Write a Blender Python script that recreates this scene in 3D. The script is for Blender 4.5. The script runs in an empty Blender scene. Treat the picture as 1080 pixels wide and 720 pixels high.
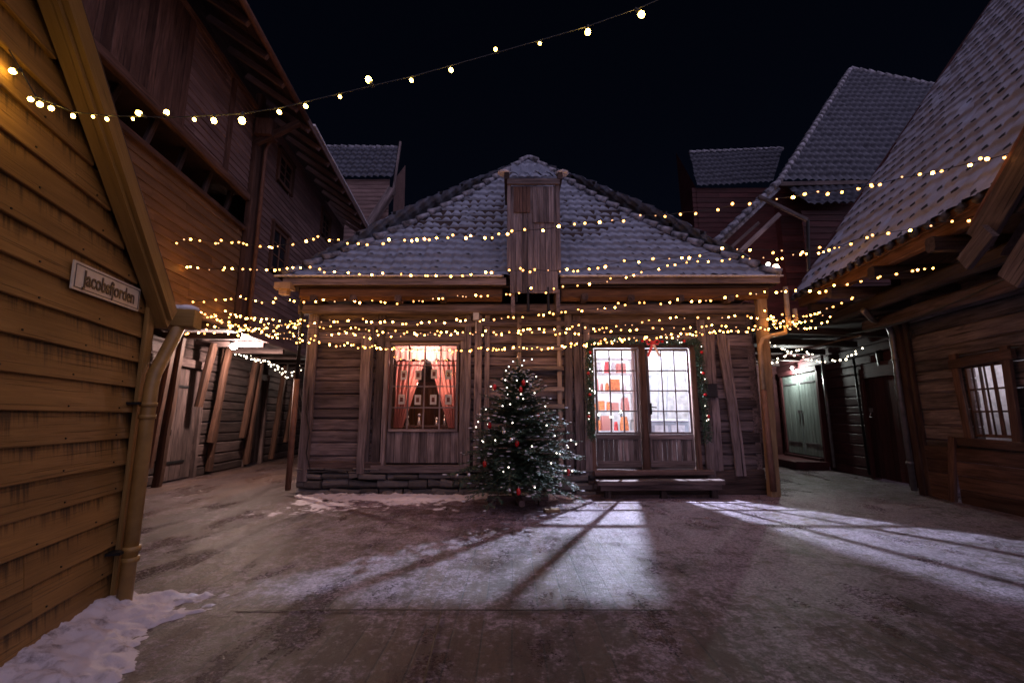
import bpy, bmesh, math, random
from mathutils import Vector, Matrix, noise
R = random.Random(7)
PI = math.pi
sc = bpy.context.scene
col = sc.collection
V = Vector

# ------------------------------------------------------------------ camera
CAM_H = 1.5; TILT = math.radians(9.4); FPX = 481.0
cam = bpy.data.cameras.new('camera'); co = bpy.data.objects.new('camera', cam); col.objects.link(co)
cam.sensor_width = 36; cam.lens = FPX/1080*36; cam.clip_end = 600; cam.clip_start = .05
co.location = (0, 0, CAM_H); co.rotation_euler = (PI/2 + TILT, 0, 0)
sc.camera = co
def ray(u, v):
    x = (u-540)/FPX; z = (360-v)/FPX
    return V((x, math.cos(TILT)-z*math.sin(TILT), math.sin(TILT)+z*math.cos(TILT)))
def ony(u, v, y):
    d = ray(u, v); t = y/d.y
    return V((d.x*t, y, CAM_H+d.z*t))
def onvp(u, v, A, B):      # point on the vertical plane through the two anchors
    d = ray(u, v); ax, ay = A; bx, by = B
    nx, ny = by-ay, -(bx-ax)
    t = (ax*nx+ay*ny)/(d.x*nx+d.y*ny)
    return V((d.x*t, d.y*t, CAM_H+d.z*t))

# ------------------------------------------------------------------ world, added ambient fill
w = bpy.data.worlds.new('World'); sc.world = w; w.use_nodes = True
nt = w.node_tree; bg = nt.nodes['Background']
sky = nt.nodes.new('ShaderNodeTexSky'); sky.sky_type = 'NISHITA'; sky.sun_disc = False
sky.sun_elevation = math.radians(48); sky.sun_rotation = math.radians(200)
tint = nt.nodes.new('ShaderNodeMix'); tint.data_type = 'RGBA'; tint.blend_type = 'MULTIPLY'
tint.inputs[0].default_value = 1; tint.inputs[7].default_value = (.55, .55, .8, 1)
nt.links.new(sky.outputs[0], tint.inputs[6]); nt.links.new(tint.outputs[2], bg.inputs[0])
bg.inputs[1].default_value = .0011
def light(name, kind, loc, energy, color, rot=None, **k):
    l = bpy.data.lights.new(name, kind); l.energy = energy; l.color = color
    for a, b in k.items(): setattr(l, a, b)
    o = bpy.data.objects.new(name, l); o.location = loc
    if rot: o.rotation_euler = rot
    col.objects.link(o); return o
sun_dir = V((-.38, .80, -.50)).normalized()
s = light('ambient_fill', 'SUN', (0, -5, 20), 1.15, (.87, .71, 1.0), angle=math.radians(130))  # added wide soft fill light from behind the camera
s.rotation_euler = sun_dir.to_track_quat('-Z', 'Y').to_euler()

sc.view_settings.view_transform = 'Standard'; sc.view_settings.look = 'None'
sc.view_settings.exposure = .42; sc.view_settings.gamma = 1
sc.render.engine = 'CYCLES'; sc.cycles.use_denoising = True
try: sc.cycles.denoiser = 'OPENIMAGEDENOISE'
except Exception: pass
sc.cycles.max_bounces = 6; sc.cycles.diffuse_bounces = 3; sc.cycles.glossy_bounces = 3
sc.cycles.transparent_max_bounces = 12; sc.cycles.filter_width = 1.6
sc.cycles.sample_clamp_indirect = 3; sc.cycles.caustics_reflective = False; sc.cycles.caustics_refractive = False

# ------------------------------------------------------------------ materials
class N:
    def __init__(s, name):
        s.m = bpy.data.materials.new(name); s.m.use_nodes = True; s.t = s.m.node_tree
        s.b = s.t.nodes['Principled BSDF']
    def n(s, t, **k):
        x = s.t.nodes.new('ShaderNode'+t)
        for a, b in k.items(): setattr(x, a, b)
        return x
    def l(s, a, b): s.t.links.new(a, b)
    def inp(s, sock, v):
        if isinstance(v, (int, float, tuple)): sock.default_value = v
        else: s.l(v, sock)
    def attr(s, name): return s.n('Attribute', attribute_name=name)
    def vec(s, src, scale, loc=(0, 0, 0)):
        m = s.n('Mapping'); s.l(src, m.inputs[0]); m.inputs['Scale'].default_value = scale; m.inputs['Location'].default_value = loc
        return m.outputs[0]
    def noise(s, v, sc=1, det=4, rough=.55, dist=0):
        x = s.n('TexNoise'); s.l(v, x.inputs['Vector']); x.inputs['Scale'].default_value = sc
        x.inputs['Detail'].default_value = det; x.inputs['Roughness'].default_value = rough; x.inputs['Distortion'].default_value = dist
        return x.outputs['Fac']
    def ramp(s, f, *st):
        r = s.n('ValToRGB'); s.l(f, r.inputs[0]); e = r.color_ramp.elements
        while len(e) < len(st): e.new(.5)
        for i, (p, c) in enumerate(st):
            e[i].position = p; e[i].color = (c, c, c, 1) if isinstance(c, (int, float)) else (*c, 1)
        return r.outputs[0]
    def mix(s, f, a, b, mode='MIX'):
        x = s.n('Mix', data_type='RGBA', blend_type=mode); s.inp(x.inputs[0], f)
        for i, q in ((6, a), (7, b)):
            if isinstance(q, tuple) and len(q) == 3: q = (*q, 1)
            if isinstance(q, (int, float)): q = (q, q, q, 1)
            s.inp(x.inputs[i], q)
        return x.outputs[2]
    def math(s, op, a, b=0):
        x = s.n('Math', operation=op); s.inp(x.inputs[0], a); s.inp(x.inputs[1], b); return x.outputs[0]
    def rng(s, f, a, b, c, d):
        x = s.n('MapRange'); s.inp(x.inputs[0], f)
        for i, q in enumerate((a, b, c, d)): x.inputs[i+1].default_value = q
        return x.outputs[0]
    def bump(s, h, st=.5, d=.01):
        x = s.n('Bump'); s.l(h, x.inputs['Height']); x.inputs['Strength'].default_value = st; x.inputs['Distance'].default_value = d
        s.l(x.outputs[0], s.b.inputs['Normal'])
    def out(s, c, rough=.7, spec=None, metal=0):
        if isinstance(c, tuple) and len(c) == 3: c = (*c, 1)
        s.inp(s.b.inputs['Base Color'], c); s.inp(s.b.inputs['Roughness'], rough); s.b.inputs['Metallic'].default_value = metal
        if spec is not None: s.b.inputs['Specular IOR Level'].default_value = spec
        return s.m
def wood(name, dark, light_, grain=16, rough=.75, crack=.6, dirt=None, varr=(.6, 1.35)):
    q = N(name); g = q.attr('gco').outputs['Vector']; r = q.attr('rnd').outputs['Fac']
    a = q.noise(q.vec(g, (1.1, grain, grain)), 1.6, 6, .65, .6)
    big = q.noise(q.vec(g, (.9, 3, 3)), 1.0, 3)
    c = q.mix(q.ramp(a, (.3, 0), (.68, 1)), dark, light_)
    c = q.mix(q.rng(big, .3, .7, .1, .7), c, tuple(x*.45 for x in dark), 'MIX')
    cr = q.ramp(q.noise(q.vec(g, (.7, grain*2.6, grain*2.6), (3, 7, 1)), 1.3, 3, .5), (.33, 1), (.41, 0))
    c = q.mix(q.math('MULTIPLY', cr, crack), c, (.006, .005, .005))
    v = q.rng(r, 0, 1, *varr); cv = q.n('CombineColor'); [q.l(v, cv.inputs[i]) for i in range(3)]
    c = q.mix(1.0, c, cv.outputs[0], 'MULTIPLY')
    if dirt:            # black mould: a band under each lap with runs hanging from it
        sep = q.n('SeparateXYZ'); q.l(g, sep.inputs[0])
        loc = q.attr('loc').outputs['Vector']; s2 = q.n('SeparateXYZ'); q.l(loc, s2.inputs[0])
        run = q.noise(q.vec(g, (26, .9, 1)), 1, 6, .75)
        patch = q.noise(q.vec(g, (.9, .3, 1), (1, 4, 2)), 1, 4, .7)
        lim = q.math('ADD', q.math('MULTIPLY', run, .9), q.math('MULTIPLY', patch, 1.1))
        lim = q.rng(lim, .90, 1.4, -.15, 1.15)
        mask = q.math('SUBTRACT', q.math('ADD', lim, s2.outputs[1]), .5)      # loc.y 0 bottom .. 1 top
        mask = q.rng(mask, .30, .75, 0, dirt)
        c = q.mix(mask, c, (.035, .022, .012))
    q.bump(q.math('SUBTRACT', a, cr), .55, .006)
    return q.out(c, rough, .25)
M = {}
M['old'] = wood('weathered_wood', (.095, .073, .078), (.43, .355, .365))
M['oldlog'] = wood('weathered_log', (.072, .055, .060), (.36, .29, .30), 11, crack=.8, varr=(.45, 1.5))
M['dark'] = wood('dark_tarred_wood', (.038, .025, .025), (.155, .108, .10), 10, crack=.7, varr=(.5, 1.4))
M['brownred'] = wood('brown_prop_wood', (.075, .040, .032), (.24, .14, .11), 10)
M['warm'] = wood('oiled_beam_wood', (.10, .045, .02), (.30, .15, .07), 12, .65, .4)
M['ladder'] = wood('grey_ladder_wood', (.16, .125, .11), (.52, .43, .38))
M['propwood'] = wood('dark_brown_strut_wood', (.045, .022, .016), (.16, .075, .045), 10)
M['pale'] = wood('pale_new_timber', (.26, .17, .09), (.48, .34, .20), 9, .6, .25, varr=(.85, 1.1))
M['redwall'] = wood('dark_red_painted_wood', (.05, .016, .018), (.115, .035, .038), 12, .6, .4)
M['clad'] = wood('faded_plum_cladding', (.20, .125, .12), (.38, .27, .26), 18, .6, .3, varr=(.8, 1.15))
M['cladlow'] = wood('yellow_lit_cladding', (.17, .095, .05), (.30, .18, .10), 18, .6, .3, varr=(.85, 1.12))  # yellow light falling on the lower boards is put into their colour
M['ochre'] = wood('ochre_painted_siding', (.27, .145, .045), (.42, .24, .08), 22, .5, .35, dirt=.9, varr=(.85, 1.12))
M['ochretrim'] = wood('ochre_painted_trim', (.30, .18, .055), (.42, .26, .09), 18, .45, .2, varr=(.9, 1.1))
M['green'] = wood('grey_green_painted_boards', (.20, .245, .225), (.35, .41, .38), 14, .5, .2, varr=(.85, 1.1))
M['bench'] = wood('worn_bench_wood', (.08, .05, .05), (.27, .18, .17), 14)
def simple(name, c, rough=.6, metal=0, spec=None, ns=8, var=.25, bump=.15):
    q = N(name); tc = q.n('TexCoord').outputs['Object']
    a = q.noise(tc, ns, 5)
    q.bump(a, bump, .004)
    return q.out(q.mix(q.rng(a, .3, .7, 0, 1), tuple(x*(1-var) for x in c), tuple(min(1, x*(1+var)) for x in c)), rough, spec, metal)
M['pipe_ochre'] = simple('ochre_painted_pipe', (.30, .18, .055), .4)
M['pipe_grey'] = simple('grey_zinc_pipe', (.22, .21, .22), .38, .5)
M['pipe_tan'] = simple('tan_painted_pipe', (.42, .30, .18), .4)
M['pipe_rust'] = simple('rusty_pipe', (.16, .08, .055), .6)
M['iron'] = simple('black_iron', (.02, .02, .022), .5, .6)
M['cable'] = simple('black_cable', (.012, .012, .014), .6)
M['plaster'] = simple('white_plaster', (.78, .78, .80), .8)
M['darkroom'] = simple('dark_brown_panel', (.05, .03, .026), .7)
M['cloth'] = simple('red_curtain_cloth', (.66, .19, .17), .85, ns=30)
M['clothpink'] = simple('pink_valance_cloth', (.8, .42, .38), .85, ns=30)
def sheer(name, c):
    m = bpy.data.materials.new(name); m.use_nodes = True; t = m.node_tree; t.nodes.clear()
    o = t.nodes.new('ShaderNodeOutputMaterial'); a = t.nodes.new('ShaderNodeBsdfDiffuse'); g = t.nodes.new('ShaderNodeBsdfTranslucent'); x = t.nodes.new('ShaderNodeMixShader')
    a.inputs[0].default_value = g.inputs[0].default_value = (*c, 1); x.inputs[0].default_value = .6
    t.links.new(a.outputs[0], x.inputs[1]); t.links.new(g.outputs[0], x.inputs[2]); t.links.new(x.outputs[0], o.inputs[0]); return m
M['cloth'] = sheer('red_curtain_cloth', (.60, .25, .23)); M['clothpink'] = sheer('pink_valance_cloth', (.85, .48, .44))
M['paper'] = simple('white_card', (.75, .72, .68), .8)
M['ink'] = simple('brown_print', (.18, .06, .05), .8)
M['orange'] = simple('orange_goods', (.75, .20, .06), .6, ns=20, var=.5)
M['redgoods'] = simple('red_goods', (.60, .05, .05), .6, ns=20, var=.5)
M['greygoods'] = simple('grey_cabinet', (.40, .43, .48), .5)
M['red'] = simple('red_glass', (.55, .012, .015), .2, 0, .6)
M['silver'] = simple('silver_glass', (.72, .70, .68), .25, .7)
M['redribbon'] = simple('red_ribbon', (.60, .05, .06), .5)
M['whiteribbon'] = simple('white_ribbon', (.7, .62, .62), .5)
M['sign'] = simple('white_enamel', (.62, .58, .50), .3, 0, .5, ns=14, var=.12)
M['signrim'] = simple('black_enamel', (.02, .02, .025), .3)
M['plaque'] = simple('black_plaque', (.02, .02, .025), .4)
M['whitebox'] = simple('white_plastic', (.55, .53, .5), .5)
M['bark'] = simple('spruce_bark', (.07, .045, .03), .9)
M['hill'] = simple('night_forest', (.010, .011, .013), 1, ns=.4, var=.6)
def emis(name, c, st, samp=None):
    m = bpy.data.materials.new(name); m.use_nodes = True; t = m.node_tree; t.nodes.clear()
    o = t.nodes.new('ShaderNodeOutputMaterial'); e = t.nodes.new('ShaderNodeEmission'); e.inputs[0].default_value = (*c, 1); e.inputs[1].default_value = st
    t.links.new(e.outputs[0], o.inputs[0])
    if samp: m.cycles.emission_sampling = samp
    return m
M['bulb_warm'] = emis('warm_bulb_glow', (1, .40, .07), 42)
M['bulb_mid'] = emis('amber_bulb_glow', (1, .38, .08), 9)
M['bulb_dim'] = emis('dim_bulb_glow', (1, .45, .2), 2.2)
M['bulb_big'] = emis('warm_big_bulb_glow', (1, .60, .10), 40)
M['bulb_cool'] = emis('pale_bulb_glow', (1, .86, .62), 8)
M['bulb_white'] = emis('white_bulb_glow', (1, .9, .75), 6)
M['lamp_glow'] = emis('lamp_glow', (1, .82, .6), 60)
M['lamp_pink'] = emis('pink_lamp_glow', (1, .5, .32), 30)
M['lamp_cold'] = emis('cold_lamp_glow', (.85, 1, .9), 30)
def needles():
    q = N('spruce_needles'); a = q.attr('rnd').outputs['Fac']
    return q.out(q.mix(a, (.018, .048, .034), (.075, .130, .085)), .55, .3)
M['needle'] = needles()
def snowm(name, dirt=.25, c=(.72, .72, .78)):
    q = N(name); tc = q.n('TexCoord').outputs['Object']
    a = q.noise(tc, 3.5, 8, .65); b = q.noise(tc, 40, 4, .6); d = q.noise(q.vec(tc, (1, 1, 1), (9, 3, 1)), 5, 6, .7)
    cc = q.mix(q.rng(d, .55, .72, 0, dirt*2), c, (.16, .13, .13))
    q.bump(q.math('ADD', a, q.math('MULTIPLY', b, .25)), .8, .02)
    return q.out(cc, .75, .3)
M['snow'] = snowm('old_snow', .5, (.62, .60, .66)); M['snowclean'] = snowm('fresh_snow', 0)
def stone():
    q = N('grey_slate_stone'); g = q.attr('gco').outputs['Vector']; r = q.attr('rnd').outputs['Fac']
    a = q.noise(g, 9, 6, .65)
    q.bump(a, .8, .02)
    c = q.mix(a, (.045, .04, .042), (.17, .155, .16)); v = q.rng(r, 0, 1, .45, 1.3); cv = q.n('CombineColor'); [q.l(v, cv.inputs[i]) for i in range(3)]
    return q.out(q.mix(1.0, c, cv.outputs[0], 'MULTIPLY'), .7)
M['stone'] = stone()
def tile(name, cover, hole, edg=.55, base=(.62, .64, .72), bare=(.03, .03, .036)):
    # snow on pantiles: uv = tile units; bare clay shows in small gaps
    q = N(name); uv = q.attr('uvt').outputs['Vector']; s = q.n('SeparateXYZ'); q.l(uv, s.inputs[0])
    fu = q.math('FRACT', s.outputs[0]); fv = q.math('FRACT', s.outputs[1])
    cell = q.n('TexWhiteNoise', noise_dimensions='2D'); fl = q.n('VectorMath', operation='FLOOR'); q.l(uv, fl.inputs[0]); q.l(fl.outputs[0], cell.inputs['Vector'])
    n1 = q.noise(uv, .35, 4, .6); n2 = q.noise(uv, 2.2, 4, .6)
    du = q.math('ABSOLUTE', q.math('SUBTRACT', fu, .5))
    dv = q.math('ABSOLUTE', q.math('SUBTRACT', fv, .2))
    dd = q.math('ADD', q.math('MULTIPLY', du, hole[0]), q.math('MULTIPLY', dv, hole[1]))
    dd = q.math('ADD', dd, q.math('MULTIPLY', n2, .7))
    pick = q.math('LESS_THAN', cell.outputs['Value'], q.rng(n1, .3, .7, cover[0], cover[1]))
    m = q.math('MULTIPLY', q.ramp(dd, (.60, 1), (.70, 0)), pick)
    edge = q.math('MULTIPLY', q.ramp(fv, (.0, 1), (.06, 0)), q.rng(n2, .35, .6, .1, .9))  # darkens a thin broken line along each course end
    m = q.math('MAXIMUM', m, q.math('MULTIPLY', edge, edg))
    thin = q.rng(q.noise(uv, .55, 7, .75), .38, .66, 0, .75)
    c = q.mix(thin, base, tuple(x*.55 for x in base))
    c = q.mix(m, c, bare)
    q.bump(q.noise(uv, 7, 5, .6), .5, .012)
    return q.out(c, .7, .3)
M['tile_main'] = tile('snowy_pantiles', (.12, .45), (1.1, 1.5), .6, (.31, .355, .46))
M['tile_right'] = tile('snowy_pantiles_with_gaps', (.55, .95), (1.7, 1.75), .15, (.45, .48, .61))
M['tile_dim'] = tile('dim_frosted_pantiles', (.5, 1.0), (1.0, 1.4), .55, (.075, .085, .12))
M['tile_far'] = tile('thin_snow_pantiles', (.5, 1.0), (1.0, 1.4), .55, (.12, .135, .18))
M['tile_cap'] = simple('snow_mottled_ridge_tile', (.22, .23, .28), .7, ns=6, var=.95)
M['tile_bare'] = simple('dark_clay_tile', (.035, .033, .04), .6)
def glass(name='window_glass', tr=.93):
    m = bpy.data.materials.new(name); m.use_nodes = True; t = m.node_tree; t.nodes.clear()
    o = t.nodes.new('ShaderNodeOutputMaterial'); a = t.nodes.new('ShaderNodeBsdfTransparent'); g = t.nodes.new('ShaderNodeBsdfGlossy')
    g.inputs['Roughness'].default_value = .06; mx = t.nodes.new('ShaderNodeMixShader'); mx.inputs[0].default_value = 1-tr
    t.links.new(a.outputs[0], mx.inputs[1]); t.links.new(g.outputs[0], mx.inputs[2]); t.links.new(mx.outputs[0], o.inputs[0])
    return m
M['glass'] = glass()
M['glassdark'] = simple('dark_window_glass', (.015, .015, .02), .15, 0, .6, ns=2)
def ground():
    q = N('frosty_plank_ground'); tc = q.n('TexCoord').outputs['Object']
    # wooden decking running away from the lens
    br = q.n('TexBrick'); q.l(q.vec(tc, (1, 1, 1)), br.inputs['Vector'])
    m = br.inputs['Vector'].links[0].from_node; m.inputs['Rotation'].default_value = (0, 0, math.radians(90))
    for k, v_ in (('Scale', 1), ('Mortar Size', .007), ('Brick Width', 3.6), ('Row Height', .21), ('Bias', 0), ('Mortar Smooth', .2)): br.inputs[k].default_value = v_
    br.inputs['Color1'].default_value = (.055, .027, .026, 1); br.inputs['Color2'].default_value = (.135, .072, .048, 1); br.inputs['Mortar'].default_value = (.010, .008, .009, 1)
    grain = q.noise(q.vec(tc, (30, 2.2, 1)), 1, 5, .7)
    c = q.mix(q.rng(grain, .3, .7, .0, .6), br.outputs['Color'], (.035, .024, .024))
    big = q.noise(q.vec(tc, (1, 1, 1), (4.2, 1.3, 0)), .55, 5, .6)
    med = q.noise(q.vec(tc, (1, 1.1, 1), (0, 2, 0)), 2.6, 6, .7, .5)
    crust = q.noise(q.vec(tc, (1, .9, 1), (3, 1, 4)), 7.5, 12, .82, .3)
    fine = q.noise(tc, 34, 6, .75)
    streak = q.noise(q.vec(tc, (9, .8, 1)), 1, 5, .6)
    sx = q.n('SeparateXYZ'); q.l(tc, sx.inputs[0])
    zone = q.math('ADD', q.math('ADD', q.rng(sx.outputs[0], -3, 3, -.03, .06), q.rng(sx.outputs[0], -5.5, -2.5, -.075, 0)), q.math('ADD', q.rng(sx.outputs[1], 3.4, 4.6, -.015, .045), q.rng(sx.outputs[1], 8.8, 10.5, 0, -.09)))
    f = q.math('ADD', crust, q.math('MULTIPLY', q.math('SUBTRACT', big, .5), .50))
    f = q.math('ADD', f, q.math('MULTIPLY', q.math('SUBTRACT', med, .5), .55))
    f = q.math('ADD', f, q.math('MULTIPLY', q.math('SUBTRACT', streak, .5), .14))
    f = q.math('ADD', f, zone)
    f = q.math('ADD', f, q.math('MULTIPLY', q.math('SUBTRACT', q.noise(q.vec(tc, (1, .8, 1), (7, 7, 7)), 19, 5, .7), .5), .55))
    frost = q.ramp(f, (.46, 0), (.54, .35), (.61, .8), (.68, 1))
    fc = q.mix(q.rng(fine, .42, .58, 0, 1), (.15, .118, .145), (.54, .43, .54))
    c = q.mix(frost, c, fc)
    grit = q.ramp(q.noise(tc, 24, 6, .75), (.55, 0), (.62, 1))
    c = q.mix(q.math('MULTIPLY', grit, .85), c, (.030, .021, .024))
    wet = q.noise(q.vec(tc, (1.4, .55, 1), (2, 5, 0)), 1.2, 4, .6)
    rough = q.math('ADD', q.rng(wet, .38, .62, .25, .6), q.math('MULTIPLY', q.math('SUBTRACT', fine, .5), .5))
    h = q.math('ADD', q.math('MULTIPLY', crust, 1.8), q.math('MULTIPLY', fine, .9))
    h = q.math('SUBTRACT', h, q.math('MULTIPLY', br.outputs['Fac'], .8))
    q.bump(h, 1.0, .03)
    return q.out(c, rough, .5)
M['ground'] = ground()

# ------------------------------------------------------------------ mesh helpers
class MB:
    def __init__(s): s.v = []; s.f = []; s.g = []; s.r = []; s.l = []
    def add(s, vs, fs, g=None, r=None, l=None):
        n = len(s.v); s.v += [tuple(v) for v in vs]; s.f += [tuple(i+n for i in f) for f in fs]
        r = R.random() if r is None else r
        off = V((R.random()*40, R.random()*40, R.random()*40))
        s.g += [tuple(V(x)+off) for x in (g or vs)]; s.r += [r]*len(vs); s.l += list(l or [(0, 0, 0)]*len(vs)); return s
    def board(s, p0, p1, w, t, side=(0, 0, 1), seg=1, wob=0, w1=None, ch=.12, r=None, t1=None):
        # w along side, t along the third direction; octagonal section
        p0 = V(p0); p1 = V(p1); ax = (p1-p0); L = ax.length; ax.normalize()
        sd = V(side); sd = (sd-ax*sd.dot(ax)).normalized(); th = ax.cross(sd)
        vs = []; g = []; lo = []; seed = R.random()*100
        for i in range(seg+1):
            f = i/seg; ww = w+((w1 if w1 else w)-w)*f; tt = t+((t1 if t1 else t)-t)*f; c = min(ww, tt)*ch
            dx = wob*noise.noise(V((seed, f*L*1.3, 0))); dy = wob*noise.noise(V((seed, f*L*1.3, 9)))
            cp = p0+ax*L*f+sd*dx+th*dy; ww *= 1+wob*3*noise.noise(V((seed, f*L*2, 20))); W = ww/2; T = tt/2
            for a, b in ((-W+c, -T), (W-c, -T), (W, -T+c), (W, T-c), (W-c, T), (-W+c, T), (-W, T-c), (-W, -T+c)):
                vs.append(cp+sd*a+th*b); g.append((f*L, a, b)); lo.append((f, a/ww+.5, 0))
        fs = [tuple(range(7, -1, -1)), tuple(seg*8+i for i in range(8))]
        for i in range(seg):
            for j in range(8):
                k = (j+1) % 8; fs.append((i*8+j, i*8+k, (i+1)*8+k, (i+1)*8+j))
        return s.add(vs, fs, g, r, lo)
    def box(s, x0, x1, y0, y1, z0, z1, ch=.05, r=None):
        dx, dy, dz = x1-x0, y1-y0, z1-z0; cx, cy, cz = (x0+x1)/2, (y0+y1)/2, (z0+z1)/2
        if dx >= dy and dx >= dz: return s.board((x0, cy, cz), (x1, cy, cz), dz, dy, (0, 0, 1), ch=ch, r=r)
        if dz >= dy: return s.board((cx, cy, z0), (cx, cy, z1), dx, dy, (1, 0, 0), ch=ch, r=r)
        return s.board((cx, y0, cz), (cx, y1, cz), dz, dx, (0, 0, 1), ch=ch, r=r)
    def tube(s, pts, r, n=10, r1=None, close=True):
        pts = [V(p) for p in pts]; m = len(pts); vs = []; g = []; up = None; L = 0
        for i, p in enumerate(pts):
            d = (pts[min(i+1, m-1)]-pts[max(i-1, 0)]).normalized()
            a = up if up is not None else (V((0, 0, 1)) if abs(d.z) < .9 else V((1, 0, 0)))
            a = (a-d*a.dot(d)).normalized(); b = d.cross(a); up = a
            rr = r+((r1 if r1 is not None else r)-r)*i/(m-1)
            if i: L += (p-pts[i-1]).length
            for j in range(n):
                t = 2*PI*j/n; vs.append(p+a*math.cos(t)*rr+b*math.sin(t)*rr); g.append((L, math.cos(t)*rr, math.sin(t)*rr))
        fs = [(i*n+j, i*n+(j+1) % n, (i+1)*n+(j+1) % n, (i+1)*n+j) for i in range(m-1) for j in range(n)]
        if close: fs += [tuple(range(n-1, -1, -1)), tuple((m-1)*n+j for j in range(n))]
        return s.add(vs, fs, g)
    def ribbon(s, P, y0, y1, h):      # mitred board following a polyline in x,z
        L = 0; vs = []; g = []
        for i, (x, z) in enumerate(P):
            a = V((*P[max(i-1, 0)], 0)); c = V((*P[min(i+1, len(P)-1)], 0)); d = (c-a).normalized(); n = V((-d.y, d.x, 0))
            if n.y < 0: n = -n
            if i: L += math.hypot(x-P[i-1][0], z-P[i-1][1])
            for yy, q in ((y0, -h/2), (y0, h/2), (y1, h/2), (y1, -h/2)):
                vs.append((x+n.x*q, yy, z+n.y*q)); g.append((L, q, yy))
        n = len(P)-1
        fs = [(0, 1, 2, 3), (n*4+3, n*4+2, n*4+1, n*4)]+[(i*4+j, i*4+(j+1) % 4, i*4+4+(j+1) % 4, i*4+4+j) for i in range(n) for j in range(4)]
        return s.add(vs, fs, g)
    def ball(s, c, r, seg=10, sq=(1, 1, 1)):
        c = V(c); vs = [c+V((0, 0, r*sq[2]))]; k = seg//2
        for i in range(1, k):
            for j in range(seg):
                a = PI*i/k; b = 2*PI*j/seg; vs.append(c+V((r*sq[0]*math.sin(a)*math.cos(b), r*sq[1]*math.sin(a)*math.sin(b), r*sq[2]*math.cos(a))))
        vs.append(c-V((0, 0, r*sq[2]))); fs = [(0, 1+j, 1+(j+1) % seg) for j in range(seg)]
        for i in range(k-2):
            for j in range(seg):
                a = 1+i*seg+j; b = 1+i*seg+(j+1) % seg; fs.append((a, a+seg, b+seg, b))
        e = len(vs)-1; o = 1+(k-2)*seg; fs += [(e, o+(j+1) % seg, o+j) for j in range(seg)]
        return s.add(vs, fs)
    def quad(s, a, b, c, d): return s.add([a, b, c, d], [(0, 1, 2, 3)])
    def build(s, name, mat, parent=None, smooth=False):
        me = bpy.data.meshes.new(name); me.from_pydata(s.v, [], s.f)
        a = me.attributes.new('gco', 'FLOAT_VECTOR', 'POINT'); a.data.foreach_set('vector', [x for q in s.g for x in q])
        a = me.attributes.new('loc', 'FLOAT_VECTOR', 'POINT'); a.data.foreach_set('vector', [x for q in s.l for x in q])
        a = me.attributes.new('rnd', 'FLOAT', 'POINT'); a.data.foreach_set('value', s.r)
        if smooth: me.polygons.foreach_set('use_smooth', [True]*len(me.polygons))
        me.materials.append(M[mat] if isinstance(mat, str) else mat); me.update()
        o = bpy.data.objects.new(name, me); col.objects.link(o)
        if parent: o.parent = parent
        return o
def tag(o, label=None, cat=None, group=None, kind=None):
    for k, v_ in (('label', label), ('category', cat), ('group', group), ('kind', kind)):
        if v_: o[k] = v_
    return o
def thing(name, label, cat, loc=(0, 0, 0), rz=0, group=None):
    o = bpy.data.objects.new(name, None); col.objects.link(o); o.location = loc; o.rotation_euler = (0, 0, rz); o.empty_display_size = .2
    return tag(o, label, cat, group)
def dup(o, parent=None, loc=None, rz=None):
    c = o.copy(); col.objects.link(c)
    if parent: c.parent = parent
    if loc is not None: c.location = loc
    if rz is not None: c.rotation_euler = (0, 0, rz)
    for ch in list(o.children): dup(ch, c)
    return c
def mk(name, mat, parent, fn, smooth=False):
    b = MB(); fn(b); return b.build(name, mat, parent, smooth)
def log_wall(b, x0, x1, z0, z1, h, t=.12, y=0, holes=(), wob=.012, gap=.008, hv=.25):
    z = z0
    while z < z1-.03:
        hh = min(h*(1+R.uniform(-hv, hv)), z1-z); zc = z+hh/2; cuts = [(x0, x1)]
        for hx0, hx1, hz0, hz1 in holes:
            if hz0 < z+hh*.5 < hz1:
                n = []
                for a, c in cuts:
                    if hx0 > a: n.append((a, min(c, hx0)))
                    if hx1 < c: n.append((max(a, hx1), c))
                cuts = n
        for a, c in cuts:
            if c-a > .02: b.board((a, y+t/2+R.uniform(-.01, .01), zc), (c, y+t/2, zc), hh-gap, t, (0, 0, 1), seg=max(2, int((c-a)/.25)), wob=wob, ch=.22)
        z += hh
def clap(b, x0, x1, z0, z1, h, holes=(), y=0, top=None, lap=.022):
    z = z0
    while z < z1-.02:
        hh = min(h, z1-z); cuts = [(x0, x1)]
        if top: a_ = top(z+hh*.5); cuts = [(max(x0, a_[0]), min(x1, a_[1]))]
        for hx0, hx1, hz0, hz1 in holes:
            if hz0-.02 < z+hh*.5 < hz1+.02: cuts = [q for a, c in cuts for q in ((a, min(c, hx0)), (max(a, hx1), c)) if q[1]-q[0] > .02]
        for a, c in cuts:
            if c-a < .03: continue
            # joints every few metres
            xs = [a]; 
            while c-xs[-1] > 3: xs.append(xs[-1]+R.uniform(1.2, 2.8))
            xs.append(c)
            for p, q in zip(xs, xs[1:]):
                r = R.random(); L = q-p; e = .0015
                dz = .015
                vs = []; g = []; l = []
                n = max(1, int(L/.5)); sd = R.random()*50
                for i in range(n+1):
                    f = i/n; X = p+e+(L-2*e)*f; j = .003*noise.noise(V((sd, X, z)))
                    for (yy, zz, lv) in ((-lap+j, z+j, 0), (-lap-.004+j, z+.006+j, .02), (-.004+j, z+hh+dz, 1), (.012, z+hh+dz, 1), (.012, z, 0)):
                        vs.append((X, y+yy, zz)); g.append((X, zz-z, yy)); l.append((f, lv, 0))
                fs = [(0, 1, 2, 3, 4)[::-1], tuple(n*5+k for k in range(5))]
                for i in range(n):
                    for k in range(5): fs.append((i*5+k, i*5+(k+1) % 5, (i+1)*5+(k+1) % 5, (i+1)*5+k))
                b.add(vs, fs, g, r, l)
        z += hh
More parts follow.
